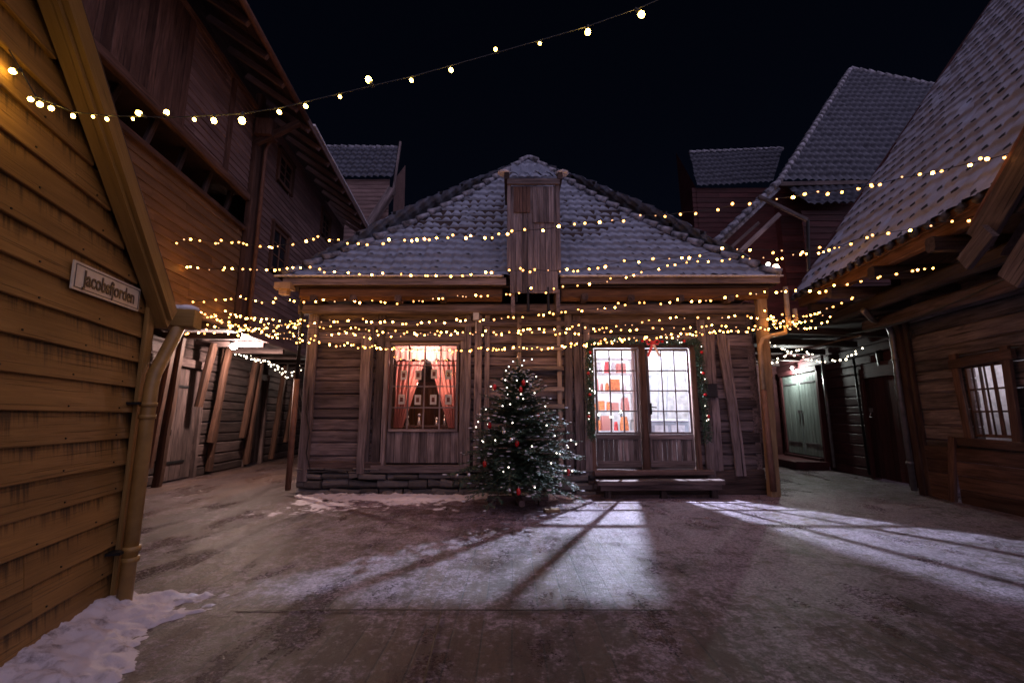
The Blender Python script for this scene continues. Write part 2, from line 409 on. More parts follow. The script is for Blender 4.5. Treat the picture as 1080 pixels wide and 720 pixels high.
def roof_sheet(name, mat, parent, P0, U, Vv, left, right, length, tw=.24, tl=.33, amp=.035, step=.03, sag=None, su=6, sv=3):
    # pantiles as real relief: P0 eave origin, U along the eave, Vv up the slope; left/right(v) give the clipped extent
    P0 = V(P0); U = V(U).normalized(); Vv = V(Vv).normalized(); Nn = U.cross(Vv).normalized()
    if Nn.z < 0: Nn = -Nn
    lo = min(left(0), left(length)); hi = max(right(0), right(length)); nu = int((hi-lo)/tw*su)+1; nc = int(length/tl)
    rows = []
    for c in range(nc+1):
        for k in range(sv+1):
            f = k/sv; v = (c+f*.999)*tl
            if v > length: break
            rows.append((v, c+f*.999, (1-f)))
    vs = []; uv = []
    for v, tv, rise in rows:
        a, d = left(v), right(v)
        for i in range(nu+1):
            u = lo+(hi-lo)*i/nu; uc = min(max(u, a), d); ph = uc/tw
            w_ = math.sin(2*PI*ph)+.35*math.sin(4*PI*ph+.8)
            z = amp*.5*w_+step*rise+.035*noise.noise(V((uc*.9, v*.9, 3)))+.016*noise.cell(V((math.floor(ph)+.5, math.floor(tv)+.5, 1)))+.010*noise.noise(V((uc*5, v*5, 7)))
            p = P0+U*uc+Vv*v+Nn*z
            if sag: p = p+sag(v)
            vs.append(p); uv.append((ph, tv, 0))
    fs = []; W = nu+1
    for j in range(len(rows)-1):
        for i in range(nu):
            a = j*W+i
            if (vs[a]-vs[a+1]).length < 1e-4 and (vs[a+W]-vs[a+W+1]).length < 1e-4: continue
            fs.append((a, a+1, a+W+1, a+W))
    me = bpy.data.meshes.new(name); me.from_pydata([tuple(p) for p in vs], [], fs)
    at = me.attributes.new('uvt', 'FLOAT_VECTOR', 'POINT'); at.data.foreach_set('vector', [x for q in uv for x in q])
    me.polygons.foreach_set('use_smooth', [True]*len(me.polygons)); me.materials.append(M[mat])
    o = bpy.data.objects.new(name, me); col.objects.link(o); o.parent = parent; return o
def caps(b, p0, p1, r=.11, n=None, gapf=.94, f=None):
    p0 = V(p0); p1 = V(p1); L = (p1-p0).length; n = n or max(2, int(L/.36))
    for i in range(n):
        def P(t): return f(t) if f else p0.lerp(p1, t)
        a, c = P(i/n), P((i+gapf)/n); b.tube([a+V((0, 0, .015)), c+V((0, 0, -.02))], r*R.uniform(.9, 1.1), 8, r*.8)

# sash window: frame + muntins in one mesh, glass another
def sash(parent, x0, x1, z0, z1, nx, nz, y=0, mat='old', name='window', bar=.022, fr=.05, dep=.05, pane=True, glassmat='glass', fsplit=True):
    b = MB()
    b.box(x0-fr, x1+fr, y-dep/2, y+dep/2, z0-fr, z0); b.box(x0-fr, x1+fr, y-dep/2, y+dep/2, z1, z1+fr)
    b.box(x0-fr, x0, y-dep/2+.001, y+dep/2-.001, z0, z1); b.box(x1, x1+fr, y-dep/2+.001, y+dep/2-.001, z0, z1)
    for i in range(1, nx): X = x0+(x1-x0)*i/nx; b.box(X-bar/2, X+bar/2, y-.018, y+.018, z0, z1)
    for i in range(1, nz): Z = z0+(z1-z0)*i/nz; b.box(x0, x1, y-.015, y+.015, Z-bar/2, Z+bar/2)
    w_ = b.build(name, mat, parent)
    if pane: MB().quad((x0, y+.004, z0), (x1, y+.004, z0), (x1, y+.004, z1), (x0, y+.004, z1)).build('pane', glassmat, w_)
    return w_

# ================================================================== GROUND
def make_ground():
    b = MB(); n = 120
    xs = [-60+120*i/2 for i in range(3)]
    vs = []; fs = []
    X = [-150, -14]+[-13+i*.25 for i in range(105)]+[14, 150]; Y = [-150, -4]+[-3+i*.25 for i in range(93)]+[21, 300]
    for y in Y:
        for x in X: vs.append((x, y, .010*noise.noise(V((x*.8, y*.8, 0))) if abs(x) < 13.5 and -3.5 < y < 20.5 else 0))
    W = len(X)
    for j in range(len(Y)-1):
        for i in range(W-1): fs.append((j*W+i, j*W+i+1, (j+1)*W+i+1, (j+1)*W+i))
    b.add(vs, fs); o = b.build('ground', 'ground', None, True); tag(o, kind='structure')
make_ground()
def joint(name, pts):
    b = MB()
    for p, q in zip(pts, pts[1:]): b.board((p[0], p[1], .014), (q[0], q[1], .014), .013, .004, (1, 0, 0) if abs(p[0]-q[0]) < .1 else (0, 1, 0), seg=6, wob=.006)
    tag(b.build(name, 'iron', None), kind='structure')
joint('ground_joint', [(-2.15, 3.86), (1.25, 3.86)]); joint('ground_joint', [(-.55, 3.84), (-.42, 1.2)])
def snow_sheet(name, x0, x1, y0, y1, hf, res=.05, mat='snow'):
    nx = int((x1-x0)/res); ny = int((y1-y0)/res); vs = []; keep = []
    for j in range(ny+1):
        for i in range(nx+1):
            x = x0+(x1-x0)*i/nx; y = y0+(y1-y0)*j/ny; h = hf(x, y); vs.append((x, y, max(h, -.03))); keep.append(h > -.028)
    W = nx+1; fs = []
    for j in range(ny):
        for i in range(nx):
            q = (j*W+i, j*W+i+1, (j+1)*W+i+1, (j+1)*W+i)
            if any(keep[k] for k in q): fs.append(q)
    b = MB(); b.add(vs, fs); return tag(b.build(name, mat, None, True), kind='stuff')
fr = lambda x, y, s, z=0: noise.fractal(V((x*s, y*s, z)), .9, 2.1, 5)
def h_front(x, y):
    e = min((x+4.35)/.5, (1.5-x)/.8, (y-6.9)/1.4, 1); e = e*4 if e < 0 else e
    hole = 1-math.exp(-(((x-.25)/1.0)**2+((y-8.0)/.75)**2)*1.2)
    return .030*e+.030*fr(x, y, 1.1)+.020*fr(x, y, 6, 4)+.014*fr(x, y, 17, 2)-.030+.05*max(0, (y-8.5))-.07*(1-hole)
o = snow_sheet('ground_snow', -4.3, 2.0, 6.2, 9.2, h_front, .035); tag(o, 'thin trampled snow in front of the log shop left of the spruce', 'snow')
def h_left(x, y):
    # along the ochre wall
    wx = -3.17-.29*(y-3.9); d = x-wx; t = .42-.05*(3.9-y)+.20*fr(x, y, 1.5)
    e = 1-d/max(.2, t+.25); ee = min(1, (4.25-y)/.5)
    return .17*max(-1.2, min(e, 1, ee*1.4))+.040*fr(x, y, 2.2)+.028*fr(x, y, 8, 3)+.014*fr(x, y, 22, 3)-.02
o = snow_sheet('snow_bank', -3.4, -.9, .6, 4.4, h_left, .022); tag(o, 'dirty snow bank heaped along the foot of the ochre wall', 'snow')

# far dark hill
b = MB(); vs = []; fs = []
for j in range(14):
    for i in range(80):
        x = -150+300*i/79; t = j/13; ridge = 52+16*noise.noise(V((x*.012, 1, 0)))+(16 if x > 10 else -28)
        vs.append((x, 120+70*t, ridge*t**.8+2.2*noise.noise(V((x*.2, t*9, 0)))*t))
for j in range(13):
    for i in range(79): fs.append((j*80+i, j*80+i+1, (j+1)*80+i+1, (j+1)*80+i))
b.add(vs, fs); tag(b.build('hill', 'hill', None), kind='structure')

# ================================================================== MAIN LOG SHOP (front face local y=0, world y=9.4)
YM = 9.4
H = thing('log_shop', 'grey weathered log shop with hipped snowy tile roof, hoist dormer and glazed double doors', 'log house', (0, YM, 0))
W1 = (-2.48, -1.12, .58, 2.98); DD = (1.70, 3.66, .52, 2.90)
def f(b):
    log_wall(b, -4.12, -.98, .50, 3.75, .25, holes=[(-2.62, -1.0, .5, 3.12)])
    log_wall(b, -.98, 1.62, .50, 3.75, .22, holes=[])
    log_wall(b, 1.5, 5.0, .30, 3.75, .24, holes=[(1.62, 3.76, .3, 3.0)])
mk('log_wall', 'oldlog', H, f)
def f(b):   # side and rear walls
    b.box(-4.2, -4.08, .0, 9, .3, 3.9); b.box(4.9, 5.02, 0, 9, .3, 3.9); b.box(-4.2, 5, 8.9, 9.0, .3, 3.9)
    for z in [.5+.25*i for i in range(13)]:
        b.board((-4.22, .02, z+.12), (-4.22, 8.8, z+.12), .24, .06, seg=8, wob=.01); b.board((5.04, .02, z+.12), (5.04, 8.8, z+.12), .24, .06, seg=8, wob=.01)
mk('side_wall', 'oldlog', H, f)
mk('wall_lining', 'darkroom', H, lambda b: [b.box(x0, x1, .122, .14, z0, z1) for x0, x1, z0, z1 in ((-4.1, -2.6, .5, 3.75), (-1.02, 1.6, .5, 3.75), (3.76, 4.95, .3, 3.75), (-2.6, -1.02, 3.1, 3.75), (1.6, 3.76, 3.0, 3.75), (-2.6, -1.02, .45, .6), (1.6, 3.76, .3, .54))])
# stone plinth: irregular slabs
def f(b):
    for (xa, xb, zt) in ((-4.25, -.62, .52), (-.62, 1.6, .46)):
        z = -.05
        while z < zt-.02:
            hh = min(R.choice((.05, .08, .12, .17)), zt-z); x = xa
            while x < xb:
                L = R.uniform(.12, .7); L = min(L, xb-x+.05); d = R.uniform(-.07, .05)
                b.board((x+.008, .02+d*.5, z+hh/2+R.uniform(-.008, .008)), (x+L-.012, .02+d*.5+R.uniform(-.02, .02), z+hh/2+R.uniform(-.015, .015)), hh-.012, .30, ch=R.uniform(.2, .42), seg=3, wob=.035, w1=(hh-.012)*R.uniform(.6, 1.1))
                x += L
            z += hh
    for i in range(9): b.ball((-4.0+i*.42+R.uniform(-.1, .1), -.16, .03), R.uniform(.05, .10), 8, (1.5, 1, .7))
mk('stone_plinth', 'stone', H, f)
mk('plinth_core', 'stone', H, lambda b: (b.box(-4.1, 4.9, .12, 8.9, -.1, .5),))
for p0, p1, w_, t_ in (((1.5, -.02, .12), (5.02, -.02, .14), .30, .2), ((1.6, .0, .36), (5.0, .0, .36), .2, .16), ((-4.1, -.03, .56), (-2.6, -.03, .55), .16, .16)):
    mk('ground_sill', 'dark', H, lambda b: b.board(p0, p1, w_, t_, seg=8, wob=.02))
# upright planks and posts in order along the front
posts = [(-4.14, .20, .25, 3.75, .1, 'old'), (-2.93, .17, .40, 3.5, .06, 'old'), (-2.72, .16, .42, 3.7, .07, 'oldlog'), (-.90, .13, .48, 3.6, .07, 'old'), (-.70, .15, .45, 3.6, .09, 'oldlog'), (-.50, .10, .45, 3.6, .06, 'old'), (1.16, .16, .36, 3.6, .08, 'old'), (1.36, .18, .32, 3.6, .06, 'oldlog'), (1.54, .14, .36, 3.3, .05, 'old'), (3.93, .17, .30, 3.5, .06, 'old'), (4.12, .16, .34, 3.4, .04, 'oldlog')]
for x, w_, z0, z1, t, m in posts:
    mk('plank_post', m, H, lambda b: b.board((x+R.uniform(-.015, .015), -.03-t/2, z0), (x+R.uniform(-.015, .015), -.03-t/2, z1), w_, t, (1, 0, 0), seg=12, wob=.012))
mk('leaning_board', 'old', H, lambda b: b.board((-2.98, -.14, .40), (-3.0, -.12, 3.2), .15, .05, (1, 0, 0), seg=8, wob=.015, w1=.2))
mk('leaning_board', 'old', H, lambda b: (b.board((4.48, -.13, .36), (4.33, -.10, 3.2), .13, .05, (1, 0, 0), seg=10, wob=.03, w1=.17), b.board((4.60, -.12, .36), (4.44, -.10, 3.1), .05, .06, (1, 0, 0), seg=10, wob=.03)))
# left window with plank apron
wf = MB(); x0, x1, z0, z1 = W1
wf.box(x0-.14, x0-.06, -.10, .06, z0-.05, z1+.15); wf.box(x1+.06, x1+.14, -.10, .06, z0-.05, z1+.15); wf.box(x0-.14, x1+.14, -.12, .04, z1+.07, z1+.17)
wf.box(x0-.3, x1+.25, -.16, .0, .42, .56)
wf.build('window_casing', 'old', H)
sash(H, x0+.03, x1-.03, 1.26, z1, 4, 4, -.03, 'old', 'window', .026, .05)
def planks(b, x0, x1, z0, z1, n, y=-.03, t=.03):
    w_ = (x1-x0)/n
    for i in range(n): b.board((x0+w_*(i+.5), y+R.uniform(-.004, .004), z0), (x0+w_*(i+.5), y, z1), w_-.006, t, (1, 0, 0), seg=4, wob=.002)
mk('window_apron', 'old', H, lambda b: planks(b, x0-.05, x1+.05, .60, 1.2, 9, .0))
# double door
df = MB(); x0, x1, z0, z1 = DD
df.box(x0-.12, x0-.02, -.08, .06, z0-.1, z1+.12); df.box(x1+.02, x1+.12, -.08, .06, z0-.1, z1+.12); df.box(x0-.12, x1+.12, -.09, .05, z1+.02, z1+.14)
df.box(2.61, 2.75, -.075, .05, z0-.08, z1+.04)
df.build('door_frame', 'brownred', H)
for k, (a, c) in enumerate(((1.72, 2.57), (2.79, 3.64))):
    d = mk('door', 'old', H, lambda b: (planks(b, a+.03, c-.03, z0+.12, 1.06, 8, .0), b.box(a-.02, c+.02, -.035, .03, 1.055, 1.155), b.box(a-.02, c+.02, -.035, .03, z0, z0+.12), b.box(a-.02, a+.03, -.036, .029, z0+.12, 1.055), b.box(c-.03, c+.02, -.036, .029, z0+.12, 1.055)))
    sash(d, a+.03, c-.03, 1.205, z1-.045, 3, 4, -.005, 'old', 'window', .026, .045)
    if k: mk('handle', 'iron', d, lambda b: (b.box(2.80, 2.84, -.05, -.036, 1.55, 1.78), b.tube([(2.82, -.05, 1.7), (2.82, -.10, 1.7), (2.92, -.10, 1.69)], .011)))
# low step in front of the doors
for zz, y0_, y1_, xa, xb in ((.44, -.28, -.10, 1.6, 3.9),):
    mk('door_sill', 'bench', H, lambda b: b.board((xa, -.2, zz-.02), (xb, -.2, zz), .20, .09, (0, 1, 0), seg=8, wob=.01))
# eaves: fascia, heavy red brown log, beam ends
def f(b):
    b.board((-4.62, -.50, 4.20), (-.12, -.50, 4.20), .15, .06, seg=10, wob=.006); b.board((.98, -.50, 4.22), (5.40, -.50, 4.24), .15, .06, seg=10, wob=.006)
mk('fascia', 'old', H, f)
mk('eaves_log', 'warm', H, lambda b: (b.board((-4.3, -.34, 3.98), (-.2, -.34, 3.96), .27, .22, seg=12, wob=.02, ch=.3), b.board((1.0, -.34, 3.96), (5.2, -.34, 4.0), .27, .22, seg=12, wob=.02, ch=.3)))
mk('wall_plate', 'oldlog', H, lambda b: (b.board((-4.4, -.14, 3.70), (5.2, -.14, 3.72), .20, .26, seg=12, wob=.015, ch=.2), b.board((-4.0, -.05, 3.40), (1.4, -.05, 3.42), .12, .12, seg=12, wob=.015, ch=.2)))
for i in range(8):
    x = [-4.0, -3.2, -2.3, -1.4, 1.45, 2.4, 3.4, 4.4][i]
    mk('beam_end', 'dark', H, lambda b: b.board((x, -.62 if i in (3, 4) else -.50, 3.86), (x, .3, 3.86), .13, .13, ch=.15))
mk('soffit', 'dark', H, lambda b: b.box(-4.5, 5.3, -.45, .1, 4.10, 4.13))
# roof: front hip with flared foot, 53 degrees
EZ, EY = 4.28, -.56; AX, APZ, APY = .50, 9.12, 3.15; Ls = math.hypot(APZ-EZ, APY-EY)
Vs = V((0, APY-EY, APZ-EZ)).normalized(); NN = V((0, -Vs.z, Vs.y))
def sag(v): t = v/Ls; return NN*(-.20*math.sin(PI*min(1, t*1.0)))*1.0
hl = lambda v: -4.62+(AX+4.62)*(v/Ls)**.93 if v > 0 else -4.62
hr = lambda v: 5.40+(AX-5.40)*(v/Ls)**.93 if v > 0 else 5.40
roof_sheet('front_roof', 'tile_main', H, (0, EY, EZ), (1, 0, 0), Vs, hl, hr, Ls, .21, .29, .030, .055, sag)
mk('roof_core', 'dark', H, lambda b: b.add([(-4.6, EY+.1, EZ-.12), (5.4, EY+.1, EZ-.12), (AX, APY, APZ-.35), (-4.6, 9.2, EZ-.12), (5.4, 9.2, EZ-.12), (AX, 9.2, APZ-.35)], [(0, 1, 2), (1, 4, 5, 2), (0, 2, 5, 3), (3, 5, 4), (0, 3, 4, 1)]))
for sx, nm in ((-1, 'left'), (1, 'right')):
    ex = -4.62 if sx < 0 else 5.40; L2 = math.hypot(ex-AX, APZ-EZ)
    Pl = V((ex, 0, EZ)); Vv = V((AX-ex, 0, APZ-EZ)).normalized()
    roof_sheet('side_roof', 'tile_main', H, Pl, (0, 1, 0), Vv, lambda v: EY+(APY-EY)*(v/L2)**1.06, lambda v: 9.3, L2, .235, .33, .05, .035, lambda v: V((-Vv.z, 0, Vv.x))*(-.18*math.sin(PI*v/L2))*(1 if sx > 0 else -1), 4, 2)
for e, hf in ((-4.62, hl), (5.40, hr)):
    def f(b, hf=hf):
        def P(t): v = t*Ls; return V((hf(v), EY, EZ))+Vs*v+sag(v)+NN*.05
        caps(b, 0, (0, 0, 1), .10, 18, .93, P) if False else None
        for i in range(19):
            a, c = P(i/19), P(min(1, (i+.93)/19)); b.tube([a+V((0, 0, .05)), c], .085*R.uniform(.8, 1.15), 8, .065)
    mk('hip_tiles', 'tile_cap', H, f, True) if 'tile_cap' in M else None
# hoist dormer
dx0, dx1 = -.04, .92
HD = mk('hoist_dormer', 'old', H, lambda b: (planks(b, dx0, dx1, 3.93, 6.2, 8, -.60, .04), b.board((dx0-.02, -.62, 4.4), (dx0-.02, -.62, 6.32), .08, .07, (1, 0, 0)), b.board((dx1+.02, -.62, 4.4), (dx1+.02, -.62, 6.32), .08, .07, (1, 0, 0)), b.board((dx0-.06, -.66, 6.28), (dx1+.06, -.66, 6.28), .13, .06)))
mk('loft_hatch', 'brownred', HD, lambda b: planks(b, dx0+.07, dx0+.42, 5.62, 6.18, 4, -.635, .02))
mk('loft_panel', 'old', HD, lambda b: (planks(b, dx0+.46, dx1-.06, 5.4, 6.18, 4, -.64, .02),))
mk('dormer_cheek', 'dark', HD, lambda b: [b.add([(x, -.56, 4.25), (x+.03, -.56, 4.25), (x+.03, -.56, 6.3), (x, -.56, 6.3), (x, 1.2, 6.9), (x+.03, 1.2, 6.9)], [(0, 1, 2, 3), (0, 3, 4), (1, 5, 2), (3, 2, 5, 4), (0, 4, 5, 1)]) for x in (dx0-.03, dx1)])
for x in (dx0-.07, dx1+.07):
    mk('dormer_corner_block', 'dark', HD, lambda b: b.box(x-.05, x+.05, -.70, .5, 6.33, 6.47))
    mk('snow_cap', 'snowclean', HD, lambda b: b.ball((x+(.05 if x > .5 else -.05), -.60, 6.50), .10, 8, (1.5, 1.6, .42)), True)
roof_sheet('dormer_roof', 'tile_main', HD, (.44, -.70, 6.40), (1, 0, 0), (0, 1, .66), lambda v: -.46, lambda v: .46, 3.6, .235, .33, .08, .035)
mk('hoist_chains', 'iron', HD, lambda b: (b.tube([(.1, -.60, 4.05), (.1, -.60, 3.75)], .012, 6), b.tube([(.72, -.60, 4.05), (.72, -.60, 3.55)], .03, 6), b.tube([(.32, -.60, 4.05), (.32, -.60, 3.55)], .03, 6)))
mk('dormer_bracket', 'old', HD, lambda b: (b.box(-.02, .06, -.55, 0, 3.55, 4.02), b.box(.88, .96, -.55, 0, 3.55, 4.02)))
# right corner post and left corner downpipe, gutter outlet
mk('corner_post', 'pale', H, lambda b: b.board((5.02, -.30, -.02), (5.10, -.30, 3.98), .20, .16, (1, 0, 0), seg=8, wob=.004))
mk('corner_post', 'oldlog', H, lambda b: b.board((5.17, -.10, 0.0), (5.22, -.10, 3.9), .13, .13, (1, 0, 0), seg=8, wob=.01))
dp = mk('downpipe', 'pipe_tan', H, lambda b: b.tube([(5.44, -.62, 4.05), (5.43, -.62, 3.3), (5.42, -.62, 3.22)], .045, 12) and b.tube([(5.62, -.55, 3.62), (5.63, -.55, 3.40), (5.40, -.55, 3.24), (5.40, -.55, 3.14), (5.12, -.52, 3.08), (4.97, -.50, 3.02), (4.91, -.48, 2.9), (4.90, -.48, 2.0)], .045, 12), True)
mk('lower_section', 'pipe_rust', dp, lambda b: b.tube([(4.90, -.48, 2.02), (4.93, -.46, .12)], .055, 12), True)
dp = mk('downpipe', 'iron', H, lambda b: b.tube([(-4.32, -.40, 4.12), (-4.33, -.30, 3.9), (-4.33, -.22, 3.6), (-4.33, -.22, 2.25)], .035, 10), True)
mk('lower_section', 'pipe_rust', dp, lambda b: b.tube([(-4.33, -.22, 2.25), (-4.35, -.20, .1)], .055, 12), True)
mk('gutter_end', 'pipe_tan', H, lambda b: (b.box(-4.74, -4.42, -.62, -.38, 4.02, 4.16), b.box(-4.66, -4.5, -.58, -.42, 3.92, 4.02)))
mk('electric_cable', 'cable', H, lambda b: b.tube([(-4.1, -.16, 2.1), (-4.12, -.17, 1.6), (-4.02, -.17, 1.2), (-4.06, -.17, .8), (-3.96, -.17, .5)], .010, 6))
mk('junction_box', 'whitebox', H, lambda b: (b.box(-.80, -.68, -.24, -.15, 3.46, 3.66), b.tube([(-.74, -.2, 3.46), (-.74, -.2, 3.2)], .012, 6)))
# interior rooms
def f(b):
    for (xa, xb) in ((1.45, 4.6),):
        b.box(xa, xb, 2.6, 2.66, .4, 3.7); b.box(xa-.05, xa, .12, 2.7, .4, 3.7); b.box(xb, xb+.05, .12, 2.7, .4, 3.7); b.box(xa, xb, .12, 2.6, 3.66, 3.72); b.box(xa, xb, .12, 2.6, .36, .42)
mk('shop_room', 'plaster', H, f)
def f(b):
    for (xa, xb) in ((-3.6, -.1),):
        b.box(xa, xb, 2.6, 2.66, .4, 3.4); b.box(xa-.05, xa, .12, 2.7, .4, 3.4); b.box(xb, xb+.05, .12, 2.7, .4, 3.4); b.box(xa, xb, .12, 2.6, 3.36, 3.42); b.box(xa, xb, .12, 2.6, .36, .42)
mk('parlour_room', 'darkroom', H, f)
mk('snow_strip', 'snowclean', H, lambda b: [b.ball((x, EY-.01, EZ+.02), .05, 6, (2.2, .8, .5)) for x in [-4.7+.12*i for i in range(38)]+[1.05+.12*i for i in range(37)]], True)

# things in the windows
for sx, xa, xb in ((-1, -2.45, -1.86), (1, -1.15, -1.72)):
    b = MB(); vs = []; fs = []
    for j in range(21):
        z = 2.66-1.38*j/20; t = j/20; inner = xb+(xa-xb)*(1-.72*abs(1-t)**0-.0)*0+(xa-xb)*(.70*t**1.1)
        for i in range(25):
            s_ = i/24; vs.append((xa+(inner-xa)*s_, .20+.035*math.sin(s_*34+.8*math.sin(t*5)), z))
    for j in range(20):
        for i in range(24): fs.append((j*25+i, j*25+i+1, (j+1)*25+i+1, (j+1)*25+i))
    b.add([(x, y+YM, z) for x, y, z in vs], fs); o = b.build('curtain', 'cloth', None, True)
    o.select_set(False)
    tag(o, 'red curtain tied back at the %s side of the warm lit window' % ('left' if sx < 0 else 'right'), 'curtain', 'curtains in the warm window')
b = MB(); vs = []; fs = []
for j in range(5):
    for i in range(81): vs.append((-2.47+1.34*i/80, YM+.13+.02*math.sin(i*.9)*(j/4), 2.98-.16*j/2.2*(1 if j else 0)-.02*(j == 4)*math.sin(i*.45)))
for j in range(4):
    for i in range(80): fs.append((j*81+i, j*81+i+1, (j+1)*81+i+1, (j+1)*81+i))
b.add(vs, fs); o = b.build('window_valance', 'clothpink', None, True); o.select_set(False)
tag(o, 'pale pink gathered valance across the top of the warm lit window', 'valance')
rown = {0: 'upper', 1: 'lower'}; coln = ['far left', 'second from left', 'third from left', 'far right']
for r_ in range(2):
    for c in range(4):
        x = -2.26+.315*c+R.uniform(-.015, .015); z = 2.37-.52*r_+R.uniform(-.01, .02)
        q = MB().box(x-.065, x+.065, YM+.055, YM+.060, z-.1, z+.1).build('paper_card', 'paper', None)
        q.rotation_euler = (0, 0, 0)
        mk('print', 'ink', q, lambda b: (b.box(x-.035, x+.03, YM+.052, YM+.0545, z-.05, z+.045), b.box(x-.045, x+.045, YM+.052, YM+.0545, z+.06, z+.068)))
        mk('thread', 'cable', q, lambda b: b.tube([(x, YM+.057, z+.1), (x, YM+.057, z+.5)], .002, 4))
        tag(q, 'white printed card, %s in the %s row hanging behind the warm window' % (coln[c], rown[r_]), 'card', 'cards hanging in the warm window')
b = MB(); t = thing('pendant_lamp', 'dark domed pendant lamp hanging high behind the warm window', 'lamp', (-1.72, YM+.9, 2.95))
mk('shade', 'iron', t, lambda b: b.tube([(0, 0, .0), (0, 0, -.1), (0, 0, -.36)], .10, 16, .34), True)
mk('cord', 'cable', t, lambda b: b.tube([(0, 0, 0), (0, 0, .42)], .008, 6))
for x, z, nm in ((-2.08, 2.22, 'left'), (-1.46, 2.12, 'right')):
    t = thing('shaded_lamp', 'glowing pink shaded lamp beside the %s curtain' % nm, 'lamp', (x, YM+.42, z))
    mk('globe', 'lamp_pink', t, lambda b: b.ball((0, 0, 0), .055, 12), True)
    mk('bracket', 'iron', t, lambda b: (b.tube([(0, 0, -.05), (0, 0, -.95)], .01, 6), b.tube([(0, 0, -.95), (0, 0, -.97)], .09, 12)))
light('parlour_light', 'POINT', (-1.8, YM+.62, 2.80), 80, (1, .60, .50), shadow_soft_size=.12)
t = thing('parlour_table', 'dark wooden table with small figures behind the warm window', 'table', (-1.8, YM+.75, .42))
mk('tabletop', 'brownred', t, lambda b: b.box(-.75, .75, -.35, .35, .86, .90))
for sx in (-.68, .68):
    for sy in (-.28, .28): mk('leg', 'brownred', t, lambda b: b.box(sx-.03, sx+.03, sy-.03, sy+.03, 0, .86))
for i, (x, h_) in enumerate(((-2.25, .16), (-1.62, .12), (-1.45, .17), (-2.0, .2), (-1.25, .22))):
    q = MB().tube([(x, YM+.55, 1.32), (x, YM+.55, 1.32+h_*.4), (x, YM+.55, 1.32+h_)], .05, 10, .018).build('figurine', 'silver', None, True)
    mk('head', 'plaster', q, lambda b: b.ball((x, YM+.55, 1.32+h_+.025), .032, 8), True)
    tag(q, 'small pale figurine standing on the table behind the warm window', 'figurine', 'figurines on the parlour table')
t = thing('display_cabinet', 'dark wooden cabinet standing behind the table of the warm window', 'cabinet', (-1.95, YM+2.3, .42))
mk('carcass', 'brownred', t, lambda b: (b.box(-.7, .7, 0, .25, 0, 1.9), b.box(-.74, .74, -.03, .27, 1.9, 1.96)))
for sx in (-.33, .33): mk('cabinet_door', 'warm', t, lambda b: b.box(sx-.3, sx+.3, -.02, 0, .1, 1.8))

# shop goods
t = thing('goods_shelf', 'white shelf loaded with orange and red goods behind the left glazed door', 'shelf', (2.02, YM+1.05, .42))
mk('shelf_frame', 'plaster', t, lambda b: [b.box(-.62, .75, 0, .3, z, z+.03) for z in (.3, .75, 1.2, 1.62, 2.05, 2.4)]+[b.box(-.65, -.62, 0, .3, 0, 2.45), b.box(.75, .78, 0, .3, 0, 2.45)])
k = 0
for z in (.78, 1.23, 1.65, 2.08):
    x = -.55
    while x < .62:
        w_ = R.uniform(.08, .26); h_ = R.uniform(.14, .34); m = R.choice(['orange', 'orange', 'redgoods', 'plaster', 'clothpink'])
        b = MB(); X = 2.02+x; Y = YM+1.12; Z = .42+z
        if R.random() < .5: b.box(X, X+w_-.02, Y-.05, Y+.12, Z+.001, Z+h_)
        else: b.tube([(X+w_/2, Y, Z+.001), (X+w_/2, Y, Z+h_*.6), (X+w_/2, Y, Z+h_*.75), (X+w_/2, Y, Z+h_)], w_/2.3, 12, w_/3.4)
        tag(b.build('gift_box' if k % 2 else 'gift_jar', m, None), 'small bright item packed on the white shelf behind the left glazed door', 'shop goods', 'goods on the white shelf')
        x += w_+.01; k += 1
t = thing('shop_counter', 'pale grey counter with framed front behind the right glazed door', 'counter', (3.3, YM+1.1, .42))
mk('counter_body', 'greygoods', t, lambda b: b.box(-.5, .7, 0, .5, 0, .98)); mk('counter_top', 'plaster', t, lambda b: b.box(-.53, .73, -.03, .53, .98, 1.02))
for i in range(3): mk('front_panel', 'plaster', t, lambda b: b.box(-.45+i*.38, -.15+i*.38, -.015, 0, .1, .9))
tag(mk('inner_light_block', 'brownred', H, lambda b: b.box(2.62, 2.855, .45, .57, .42, 3.66)))  # added post, sized to block the spotlight between the two door leaves
t = thing('stair_rail', 'white slanting stair rail on the back wall behind the right glazed door', 'rail', (3.2, YM+2.3, .42))
mk('handrail', 'greygoods', t, lambda b: b.board((-.5, 0, 1.75), (.9, 0, 2.35), .06, .05))
for i in range(6): mk('baluster', 'greygoods', t, lambda b: b.board((-.4+i*.22, 0, .9), (-.3+i*.22, 0, 1.82+i*.09), .03, .03, (1, 0, 0)))
for x, z, c in ((1.92, 1.55, 0), (2.2, 1.50, 1), (2.42, 1.62, 2), (1.85, 2.05, 3)):
    q = thing('candle_lamp', 'tiny white glowing lamp on the shelf edge behind the left glazed door', 'lamp', (x, YM+.85, z), 0, 'small lamps in the shop')
    mk('flame', 'lamp_cold', q, lambda b: b.ball((0, 0, 0), .028, 8), True); mk('holder', 'iron', q, lambda b: b.tube([(0, 0, -.03), (0, 0, -.12)], .02, 8))
